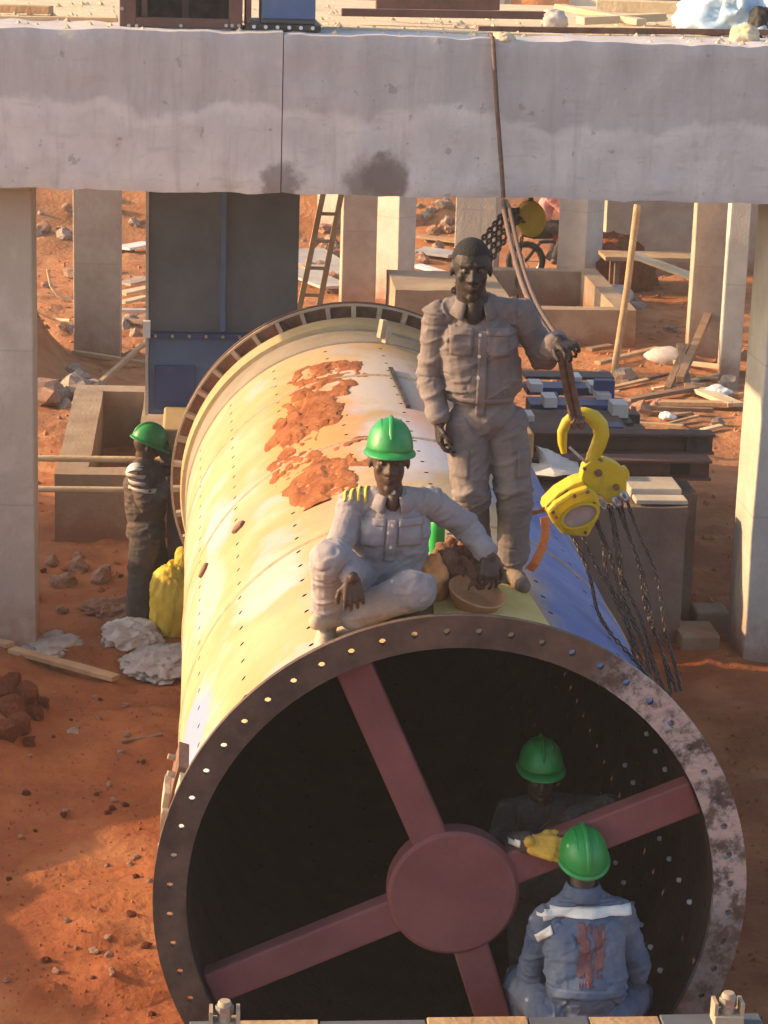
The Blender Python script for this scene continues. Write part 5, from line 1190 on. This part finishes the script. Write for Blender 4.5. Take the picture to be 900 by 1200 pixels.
MB().box(at(785, 552, 9.0).x, at(808, 552, 9.0).x, 8.975, 8.989, PLZ + .05, PLZ + .16).build('access_hole', black_m, bs)
steel_beam((at(560, 530, 9.9).x, 9.9, PLZ + .02), (at(834, 530, 9.9).x, 9.9, PLZ + .02), .18, .2, .02, brown_steel, 'steel_beam', 'brown steel beam behind the front beam on the concrete block')
for k, (u, v) in enumerate(((806, 522), (812, 518))):
    pass
cb = at(815, 528, 9.9); t = thing('steel_clamp', 'dark steel clamp standing on the right end of the long brown beam', 'clamp', tuple(cb))
MB().box(cb.x - .10, cb.x + .09, cb.y - .08, cb.y + .08, PLZ + .202, cb.z - .02).build('base', dark_steel, t, bevel=.01); MB().lathe([(0, 0), (.05, 0), (.05, .12), (.03, .16), (0, .16)], (cb.x, cb.y, cb.z - .019), (0, 0, 1), 10).build('bolt', dark_steel, t, smooth=40)
# packing blocks with a sunlit top
for i, (u0, u1, y0, y1, m_) in enumerate(((738, 798, 8.35, 8.75, conc_pale), (745, 806, 8.14, 8.32, conc_pale))):
    x0_, x1_ = at(u0, 590, y0).x, at(u1, 590, y0).x
    o = MB().box(x0_, x1_, y0, y1, PLZ + .012, PLZ + .05 + .04 * (1 - i)).build('packing_block', m_, bevel=.01); tag(o, ('rear' if i == 0 else 'front') + ' pale packing slab on the right corner of the big concrete block', 'slab', 'packing slabs')
# blue frames: three nested channels
fb = thing('blue_frame', 'dark blue steel base frames with white packing stacked behind the standing man', 'steel frames', tuple(at(680, 500, 11)))
def px_box(u0, u1, v0, v1, y, dep, name, m, par, bev=.006):
    p = at(u0, v0, y); q = at(u1, v1, y); return MB().box(p.x, q.x, y, y + dep, q.z, p.z).build(name, m, par, bevel=bev)
px_box(618, 700, 454, 464, 12.6, .3, 'channel', blue_deep, fb); px_box(622, 736, 474, 490, 11.8, .35, 'channel', blue_deep, fb); px_box(618, 742, 494, 506, 11.2, .4, 'channel', dark_steel, fb); px_box(612, 752, 512, 530, 10.6, .4, 'channel', blue_deep, fb)
px_box(698, 718, 446, 500, 12.2, .12, 'upright', blue_deep, fb); px_box(640, 652, 462, 512, 12.0, .12, 'upright', blue_deep, fb); px_box(733, 748, 486, 528, 11.5, .2, 'upright', dark_steel, fb)
px_box(616, 720, 441, 446, 13.2, .3, 'channel', dark_steel, fb); px_box(706, 730, 500, 520, 10.4, .2, 'upright', blue_deep, fb); px_box(606, 700, 534, 552, 10.3, .2, 'channel', dark_steel, fb)
for (u0, u1, v0, v1, y) in ((692, 716, 451, 462, 12.5), (700, 716, 462, 477, 12.05), (622, 636, 450, 460, 12.4), (638, 653, 466, 478, 11.6), (718, 736, 474, 490, 11.4), (673, 682, 442, 448, 12.9), (618, 626, 487, 500, 11.1)):
    px_box(u0, u1, v0, v1, y, .25, 'packing_piece', plastic, fb, .004)
# support stands so that the frames bear on the ground
for (u0, u1, y) in ((622, 640, 12.3), (700, 730, 12.3)):
    p = at(u0, 500, y); q = at(u1, 500, y); MB().box(p.x, q.x, y + .13, y + .34, -.1, p.z).build('stand', dark_steel, fb)
V_ = [at(610, 556, 8.6), at(612, 540, 8.8), at(632, 542, 8.75), at(630, 522, 9.0), at(646, 527, 9.0), at(676, 541, 8.9), at(682, 556, 8.6), at(650, 557, 8.5)]
mb = MB(); c = at(645, 545, 8.65); mb.add(V_ + [c] + [v + Vector((0, .10, -.03)) for v in V_], [(i, (i + 1) % 8, 8) for i in range(8)] + [(i, i + 9, (i + 1) % 8 + 9, (i + 1) % 8) for i in range(8)] + [tuple(range(9, 17))])
o = mb.build('plastic_sheet', plastic, loc=tuple(c)); rough_up(o, .03, 8, 3, 2); tag(o, 'crumpled white plastic sheet beside the legs of the standing man', 'plastic sheet')
# boulders and off-cuts at the foot of the plinth
p = gr(800, 768); o = MB().box(p.x - .02, p.x + .30, p.y, p.y + .4, 0, .17).build('concrete_block', pit_conc, bevel=.02); o.rotation_euler.z = 0; tag(o, 'small concrete block on the dark ground near the thick right column', 'block')
p = gr(815, 745); o = MB().box(p.x, p.x + .28, p.y, p.y + .3, 0, .2).build('concrete_block', pit_conc, bevel=.02); tag(o, 'rear small concrete block behind the other beside the thick right column', 'block')

# ------------------------------------------------------------------ left side: pipes, sacks, cement, planks, ladder
t = None
for k, (v, lb) in enumerate(((537, 'upper of the two pale scaffold pipes left of the man at the far end'), (573, 'lower of the two pale scaffold pipes left of the man at the far end'))):
    p = at(30, v, 9.0); q = at(214, v + 1, 9.0); q.z = p.z
    o = MB().tube([(p.x, 9.0, p.z), (q.x, 9.0, p.z)], .027, 10).build('scaffold_pipe', wood_pale, smooth=50); tag(o, lb, 'pipe', 'scaffold pipes')
p = gr(186, 752); q = gr(218, 745)
sk = thing('woven_sack', 'full bright yellow woven sack leaning against the left side of the mill', 'sack', (p.x + .12, p.y + .1, 0)); sz = gz(p.x, p.y)
o = soft_lump('sack_body', yellow_sack, (0, 0, .27 + sz), .20, .17, .33, 12, None, None, 5, .95, .22, sk, .06)
soft_lump('sack_neck', yellow_sack, (.07, .02, .60 + sz), .07, .07, .12, 13, None, None, 3, 1, .3, sk)
def flat_lump(name, m, u, v, rx, ry, rz, seed, label, cat):
    p = gr(u, v); return soft_lump(name, m, (p.x, p.y, gz(p.x, p.y) + rz * .25), rx, ry, rz, seed, label, cat, 5, .6, .55, None, .22)
flat_lump('empty_sack', white_sack, 156, 757, .23, .26, .09, 21, 'crumpled dusty white sack lying on the ground left of the yellow sack', 'sack')
flat_lump('cement_pile', cement, 185, 785, .26, .42, .06, 22, 'grey patch of spilt cement on the ground left of the mill', 'cement')
flat_lump('dark_sack', sack_brown, 140, 726, .28, .26, .09, 23, 'dark dusty sack on the ground at the feet of the man at the far end', 'sack')
flat_lump('cement_pile', cement, 62, 766, .20, .3, .05, 24, 'dull grey cement patch beside the foot of the thick left column', 'cement')
def ground_plank(u0, v0, u1, v1, w_, h_, m, label, dz0=.05, dz1=.05, name='timber_plank', cat='plank', grp='planks on the ground', seed=1):
    p = gr(u0, v0); q = gr(u1, v1); p.z = gz(p.x, p.y) + dz0; q.z = gz(q.x, q.y) + dz1
    o = MB().bar(p, q, w_, h_).build(name, m, bevel=.006); rough_up(o, .008, 3, seed, 2); return tag(o, label, cat, grp)
ground_plank(14, 782, 136, 812, .10, .04, wood, 'weathered brown plank lying on red ground at the foot of the left column')
ground_plank(-10, 765, 12, 776, .09, .04, wood, 'short plank end at the left edge of the picture', seed=2)
ground_plank(142, 880, 190, 873, .03, .02, wood_dark, 'thin dark stick on the red ground left of the mill', .02, .02, 'stick', 'stick', None, 3)
o = MB().bar(*[gr(a_, b_, .04) for a_, b_ in ((68, 858), (92, 858))], .16, .03).build('flat_stone', pale_stone); tag(o, 'flat pale slab of stone lying on the red ground left of the mill', 'stone'); rough_up(o, .02, 8, 3, 2)
ground_plank(110, 465, 172, 428, .06, .05, wood, 'thin pole lying slantwise on orange ground left of the blue box', .1, .3, 'pole', 'pole', None)
ground_plank(85, 424, 170, 432, .08, .05, wood, 'plank lying at the foot of the brownish column left', seed=4)
# ladder leaning beyond the housing
la, lb_ = at(354, 352, 13.8), at(384, 200, 15.0); la = Vector((la.x, 14.6, 0)); 
p0 = at(352, 356, 15.2); p1 = at(381, 215, 15.2); dirv = (p1 - p0).normalized(); p0 = p0 - dirv * 2.2
t = thing('wooden_ladder', 'wooden ladder leaning behind the blue grey housing', 'ladder', tuple(p0)); side = Vector((.23, 0, 0))
for s_ in (0, 1): MB().bar(p0 + side * s_, p1 + side * s_ * .85, .05, .06).build('rail', wood, t)
Ln = (p1 - p0).length; k = .2
while k < Ln: MB().bar(p0 + dirv * k + Vector((.027, 0, 0)), p0 + dirv * k + side * .98 - Vector((.027, 0, 0)), .03, .035).build('rung', wood, t); k += .3
# sheets and rubble in the middle distance
def gq(u, v, dz=0): p = gr(u, v); p.z = gz(p.x, p.y) + dz; return p
def bank(u, v, dz=0.0):      # a pixel onto the ground sheet itself
    d = Vector(ray(u, v)).normalized(); h = _bv.ray_cast(Vector(CP), d); return (h[0] if h[0] else gr(u, v)) + Vector((0, 0, dz))
for i, (u0, v0, u1, v1, w_, m_, lb) in enumerate([
    (352, 300, 398, 330, .8, tin, 'pale tin sheet lying on the bank beside the ladder'), (345, 325, 396, 345, .5, tin, 'lower tin sheet on the bank under the other one'),
    (490, 283, 540, 290, .25, wood, 'brown board on the bank left of the head of the standing man'), (488, 318, 530, 330, .2, plastic, 'white board on the bank left of the standing man'), (490, 300, 532, 306, .5, tin, 'grey sheet on the bank between the columns'),
    (143, 298, 174, 292, .3, plastic, 'white sheet on the bank left of the housing'), (143, 352, 174, 345, .18, wood_pale, 'pale board in the pile left of the housing'), (142, 362, 172, 356, .15, wood_pale, 'second pale board in the pile left of the housing'),
    (143, 372, 173, 372, .15, tin, 'grey board at the bottom of the pile left of the housing'), (145, 340, 172, 334, .3, pale_stone, 'pale slab on top of the pile left of the housing'), (143, 383, 172, 386, .12, wood_dark, 'dark board below the pile left of the housing')]):
    p = bank(u0, v0, .10); q = bank(u1, v1, .10); o = MB().bar(p, q, w_, .04).build('debris_board', m_); rough_up(o, .02, 2, i, 3); tag(o, lb, 'board', 'boards and sheets lying behind the mill')
# right background: leaning pole, trestle, crossed timbers, planks
p = at(719, 436, 15.5); q = at(746, 245, 16.6); p = p - (q - p).normalized() * .0; pz = gr(719, 437)
dv = at(747, 240, pz.y + .5); o = MB().tube([pz + Vector((0, 0, -.05)), pz.lerp(dv, .5) + Vector((.02, 0, 0)), dv], .045, 8).build('leaning_pole', wood, smooth=60); tag(o, 'long thin brown pole standing at a slant by the concrete pit', 'pole')
ground_plank(796, 460, 848, 392, .10, .08, wood_dark, 'dark timber raised at a slant, longer of the two crossed ones', .1, .9, 'crossed_timber', 'timber', 'crossed timbers', 5)
ground_plank(782, 462, 802, 440, .09, .07, wood_dark, 'dark timber prop under the slanting timber, left foot', .05, .4, 'crossed_timber', 'timber', 'crossed timbers', 6)
ground_plank(806, 462, 794, 440, .09, .07, wood_dark, 'dark timber prop under the slanting timber, right foot', .05, .4, 'crossed_timber', 'timber', 'crossed timbers', 7)
for i, a_ in enumerate([(735, 474, 815, 463, .12, wood_dark, 'dark plank in front of the crossed timbers, pointing at the frames'), (772, 477, 858, 483, .16, wood, 'brown plank in front of the crossed timbers'), (818, 463, 862, 484, .22, wood_pale, 'wide pale board slanting toward the thick right column'),
    (700, 434, 770, 415, .10, wood, 'brown plank lying by the foot of the leaning pole'), (738, 488, 835, 490, .08, wood_dark, 'thin dark plank on the lit ground right of the frames'), (790, 430, 845, 438, .10, wood_pale, 'pale plank between the two right columns'),
    (640, 408, 672, 403, .15, wood_pale, 'pale board in front of the concrete pit'), (735, 502, 800, 508, .06, wood, 'thin stick on lit ground behind the long beam'), (690, 416, 716, 412, .12, wood_dark, 'dark off-cut in front of the concrete pit')]):
    ground_plank(a_[0], a_[1], a_[2], a_[3], a_[4], .05, a_[5], a_[6], .06, .08, seed=10 + i)
for i in range(16):
    u, v = random.uniform(690, 850), random.uniform(432, 512); a_ = random.uniform(-.5, .35); L_ = random.uniform(14, 46); w_ = random.uniform(.03, .09); m_ = random.choice((wood, wood_dark, wood_pale))
    ground_plank(u, v, u + L_, v + L_ * a_ * .4, w_, .03, m_, ('short ' if L_ < 28 else 'longer ') + {'rough timber': 'brown', 'weathered timber': 'dark', 'pale timber': 'pale'}[m_.name] + ' stick in the litter of timber before the right columns', .03, .05, 'timber_stick', 'stick', 'litter of sticks before the right columns', 40 + i)
q = gq(782, 424); soft_lump('cement_bag', white_sack, (q.x, q.y, q.z + .04), .30, .25, .15, 31, 'pale full bag lying left of the column with the bright edge', 'bag', 3, .8, .3)
q = gq(841, 466); soft_lump('plastic_scrap', plastic, (q.x, q.y, q.z + .05), .16, .15, .09, 33, 'white plastic scrap near the pale board at right', 'plastic')
q = gq(782, 493); soft_lump('plastic_scrap', plastic, (q.x, q.y, q.z + .03), .09, .12, .05, 34, 'small white scrap on the sunlit ground behind the long beam', 'plastic')
bn = gq(772, 352); t = thing('work_bench', 'rough plank bench with a pale board on top before the far wall', 'bench', tuple(bn))
for s_ in (-.7, .7):
    for d_ in (-.2, .2): MB().bar(bn + Vector((s_, d_, -.1)), bn + Vector((s_, d_, .62)), .07, .07, up=(0, 1, 0)).build('leg', wood_dark, t)
MB().box(bn.x - .9, bn.x + .9, bn.y - .32, bn.y + .32, bn.z + .621, bn.z + .68).build('top', wood, t)
MB().bar(bn + Vector((-.5, -.3, .72)), bn + Vector((.6, -.9, .40)), .35, .04).build('loose_board', wood_pale, t)
q = gq(726, 345); soft_lump('earth_mound', soil_dark, (q.x, q.y + .9, q.z), .75, .75, .75, 41, 'dark red mound of earth before the grey far wall', 'earth mound', 4, .5, .25)
q = gq(718, 357); soft_lump('pale_sack', white_sack, (q.x, q.y, q.z + .08), .3, .25, .16, 42, 'small pale sack behind the right pit wall', 'sack')
# curved root by the left mound
q = bank(56, 352, .1); o = MB().tube([q + Vector((0, 0, .35)), q + Vector((.04, 0, .12)), q + Vector((.14, -.02, -.02)), q + Vector((.34, -.03, -.08))], .02, 6).build('dry_root', wood_pale, smooth=60); tag(o, 'pale curved root sticking out of the dark mound at left', 'root')
o = MB().tube([bank(38, 372, .1), bank(62, 381, .08), bank(82, 384, .1)], .018, 6).build('dry_root', wood_pale, smooth=60); tag(o, 'pale straight root on the ground below the dark mound at left', 'root')

# ------------------------------------------------------------------ motorcycle and rider far behind
m0 = bank(646, 331) + Vector((0, 0, .03))
t = thing('motorcycle', 'small red motorcycle parked far behind the standing man', 'motorcycle', tuple(m0))
for dx in (-.42, .42):
    wh = MB().tube([m0 + Vector((dx + .27 * math.cos(k * PI / 10), 0, .30 + .27 * math.sin(k * PI / 10))) for k in range(20)], .045, 8, closed=True, nrm=(0, 1, 0)).build('wheel', black_m, t, smooth=60)
    MB().tube([m0 + Vector((dx + .22 * math.cos(k * PI / 10), 0, .30 + .22 * math.sin(k * PI / 10))) for k in range(20)], .014, 6, closed=True, nrm=(0, 1, 0)).build('rim', steel, wh, smooth=60)
    sp = MB()
    for k in range(6): sp.bar(m0 + Vector((dx, 0, .3)), m0 + Vector((dx + .21 * math.cos(k * PI / 3), 0, .3 + .21 * math.sin(k * PI / 3))), .012, .012)
    sp.build('spokes', steel, wh)
red_p = mat('red paint', (.40, .03, .03), (.5, .05, .05), 4, .35)
MB().tube([m0 + Vector(v) for v in ((-.42, 0, .3), (-.2, 0, .6), (.2, 0, .62), (.36, 0, .85), (.42, 0, .3))], .028, 8).build('frame', dark_steel, t, smooth=60)
MB().tube([m0 + Vector(v) for v in ((-.02, 0, .66), (.1, 0, .72), (.26, 0, .72))], [.07, .12, .08], 12).build('tank', red_p, t, smooth=60); MB().tube([m0 + Vector(v) for v in ((-.5, 0, .72), (-.3, 0, .70), (-.02, 0, .70))], [.06, .09, .07], 10, flat=.6).build('seat', black_m, t, smooth=60)
MB().tube([m0 + Vector(v) for v in ((.30, -.3, .98), (.34, 0, .92), (.30, .3, .98))], .018, 8).build('handlebar', steel, t, smooth=60); MB().tube([m0 + Vector(v) for v in ((.0, 0, .30), (.05, 0, .42))], [.14, .12], 10).build('engine', dark_steel, t, smooth=60)
MB().lathe([(0, .08), (.07, .06), (.08, 0), (0, -.02)], m0 + Vector((.42, 0, .82)), (1, 0, 0), 12).build('headlight', steel, t, smooth=60)
B = Body(); pv = m0 + Vector((-.22, 0, .86)); nkp = pv + Vector((.14, 0, .52))
trunk(B, pv, pv + Vector((.04, 0, .17)), pv + Vector((.10, 0, .36)), nkp, nkp + Vector((-.03, -.18, -.06)), nkp + Vector((-.03, .18, -.06)), (1, 0, 0), 1)
hcp = nkp + Vector((.05, 0, .17)); B.head(hcp, (1, -.2, -.1), (0, 0, 1)); B.cap(hcp + Vector((-.02, 0, -.06)), nkp, .055, .06, 0)
for q in (-1, 1):
    el = nkp + Vector((.16, .26 * q, -.26)); wr = m0 + Vector((.26, .30 * q, 1.02)); arm(B, nkp + Vector((-.03, .18 * q, -.06)), el, wr, 1); B.hand(wr, (1, 0, -.1), (0, 0, 1), 1.0, q, 0)
    kn = pv + Vector((.38, .18 * q, -.02)); an = m0 + Vector((.02, .2 * q, .42)); leg(B, pv + Vector((0, .1 * q, 0)), kn, an, 2); boot(B, an, an + Vector((-.04, 0, -.09)), an + Vector((.16, 0, -.10)), 3)
o = B.build('person', [skin, pink_cloth, dark_cloth, boot_m], tuple(pv), voxel=.012, fold=.012, seed=51, cloth=(1, 2)); tag(o, 'tiny far person in a pink shirt sitting on the motorcycle', 'person', GRP)
o2 = MB().lathe([(.095 * math.cos(t), .11 * math.sin(t)) for t in np.linspace(0.1, 1.5, 7)], hcp + Vector((-.01, 0, .03)), (0, 0, 1), 16).build('hair', hair_m, o, smooth=60)

# ------------------------------------------------------------------ stones and clods
RM = [rock_mesh('stone', stone_m, k, 2) for k in range(4)] + [rock_mesh('stone', pale_stone, k + 7, 2) for k in range(3)] + [rock_mesh('clod', soil_dark, k + 20, 2, .8) for k in range(4)]
def rock(u, v, r_, k, label, grp, name='stone', cat='stone', use_bank=False):
    p = bank(u, v); o = link(bpy.data.objects.new(name, RM[k])); o.location = p + Vector((0, 0, r_ * .25)); o.scale = (r_, r_ * random.uniform(.8, 1.1), r_); o.rotation_euler = (random.uniform(-.2, .2), random.uniform(-.2, .2), random.uniform(0, 6.28)); tag(o, label, cat, grp); return o
for (u, v, r_, k), lb_ in zip(((30, 822, .12, 8), (12, 835, .14, 9), (40, 840, .09, 10), (22, 855, .12, 7), (5, 862, .11, 8), (34, 872, .06, 9), (15, 805, .10, 10), (50, 826, .06, 8), (2, 812, .12, 7)), ('middle', 'large left', 'right', 'low middle', 'low left', 'lowest small', 'upper', 'small outermost right', 'upper left')):
    rock(u, v, r_, k, lb_ + ' dark red clod of the heap below the left column', 'red clods heaped at the left edge', 'clod', 'clod')
for (u, v, r_, k), lb_ in zip(((75, 686, .13, 0), (92, 668, .11, 1), (118, 680, .11, 2), (122, 670, .07, 3), (60, 662, .08, 1), (72, 718, .06, 0), (92, 655, .07, 2)), ('largest front left', 'middle', 'right hand', 'small right hand', 'leftmost', 'nearest small', 'rearmost small')):
    rock(u, v, r_, k, lb_ + ' brown stone on red ground behind the left column', 'brown stones behind the left column')
for (u, v, r_, k), lb_ in zip(((68, 468, .2, 4), (90, 462, .24, 5), (104, 470, .2, 6), (84, 452, .16, 4), (112, 458, .14, 5), (98, 446, .14, 6), (100, 480, .16, 5), (76, 478, .12, 6), (88, 438, .12, 5)), ('large leftmost', 'largest middle', 'right front', 'upper left', 'upper right', 'upper middle', 'front', 'front left small', 'topmost small')):
    rock(u, v, r_, k, lb_ + ' pale rubble lump in the pile left of the blue housing', 'pale rubble pile left of the blue box', 'rubble', 'rubble')
rock(52, 470, .26, 0, 'large round boulder at the foot of the left column', None, 'boulder', 'boulder')
rock(98, 503, .10, 0, 'brown stone lying on the corner of the low concrete pit', None)
KW = ['brown', 'tan', 'dull brown', 'rounded brown', 'pale', 'pale angular', 'pale flat', 'dark red', 'red', 'dark', 'crumbly red']
for i in range(110):
    if i < 40: (u, v), w_ = (random.uniform(40, 172), random.uniform(232, 400)), 'on the red bank left of the blue grey housing'
    elif i < 66: (u, v), w_ = (random.uniform(352, 396), random.uniform(240, 352)), 'on the bank around the ladder'
    elif i < 84: (u, v), w_ = (random.uniform(486, 532), random.uniform(236, 330)), 'on the bank left of the standing man'
    else: (u, v), w_ = (random.uniform(640, 860), random.uniform(350, 500)), 'on the sunlit ground among the planks at right'
    k = random.choice((0, 1, 4, 5, 6, 2)); r_ = random.uniform(.05, .17); rock(u, v, r_, k, ('small ' if r_ < .1 else 'larger ') + KW[k] + ' stone ' + w_, 'loose stones ' + w_)
for i in range(60):
    u, v = random.uniform(0, 195), random.uniform(640, 1190); k = random.choice((0, 1, 2, 3, 7, 8, 9)); z_ = ['by the timber plank', 'beside the mill flank', 'at the bottom left'][0 if v < 850 else (1 if v < 1000 else 2)]
    rock(u, v, random.uniform(.014, .036), k, 'small ' + KW[k] + ' stone on the open red ground ' + z_, 'small stones on the open red ground')
mb = MB()
def crumbs(n, fx, fy, r0, r1):
    for _ in range(n):
        x, y = fx(), fy(); z = gz(x, y); r_ = random.uniform(r0, r1) * random.uniform(.5, 1); a0 = random.uniform(0, 6.28); c = Vector((x, y, z)); k = random.uniform(.5, 1.1)
        pts = [c + Vector((random.uniform(.6, 1) * r_ * math.cos(a0 + 2 * PI * i / 5), random.uniform(.6, 1) * r_ * math.sin(a0 + 2 * PI * i / 5), -.006 + random.uniform(0, .4) * r_)) for i in range(5)]
        mb.add(pts + [c + Vector((random.uniform(-.3, .3) * r_, random.uniform(-.3, .3) * r_, r_ * k))], [(i, (i + 1) % 5, 5) for i in range(5)])
crumbs(2000, lambda: random.uniform(-2.9, -1.2), lambda: random.uniform(1, 8.5), .006, .022); crumbs(1200, lambda: random.uniform(1.3, 3.6), lambda: random.uniform(1, 8), .008, .035)
crumbs(2600, lambda: random.uniform(-4.5, 7), lambda: random.uniform(9, 27), .015, .07)
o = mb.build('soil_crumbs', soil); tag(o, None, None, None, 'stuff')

# ------------------------------------------------------------------ dusty air
hz = MB().box(-1000, 1000, -330, 1600, -1.4, 10.0).build('haze', [])
hz.data.materials.clear(); hm_ = bpy.data.materials.new('dusty air'); hm_.use_nodes = True; hm_.node_tree.nodes.clear()
_o = hm_.node_tree.nodes.new('ShaderNodeOutputMaterial'); _v = hm_.node_tree.nodes.new('ShaderNodeVolumePrincipled'); _v.inputs['Color'].default_value = (.95, .88, .80, 1); _v.inputs['Density'].default_value = 0.0015; _v.inputs['Anisotropy'].default_value = 0.2
hm_.node_tree.links.new(_v.outputs[0], _o.inputs['Volume']); hz.data.materials.append(hm_); tag(hz, None, None, None, 'stuff')
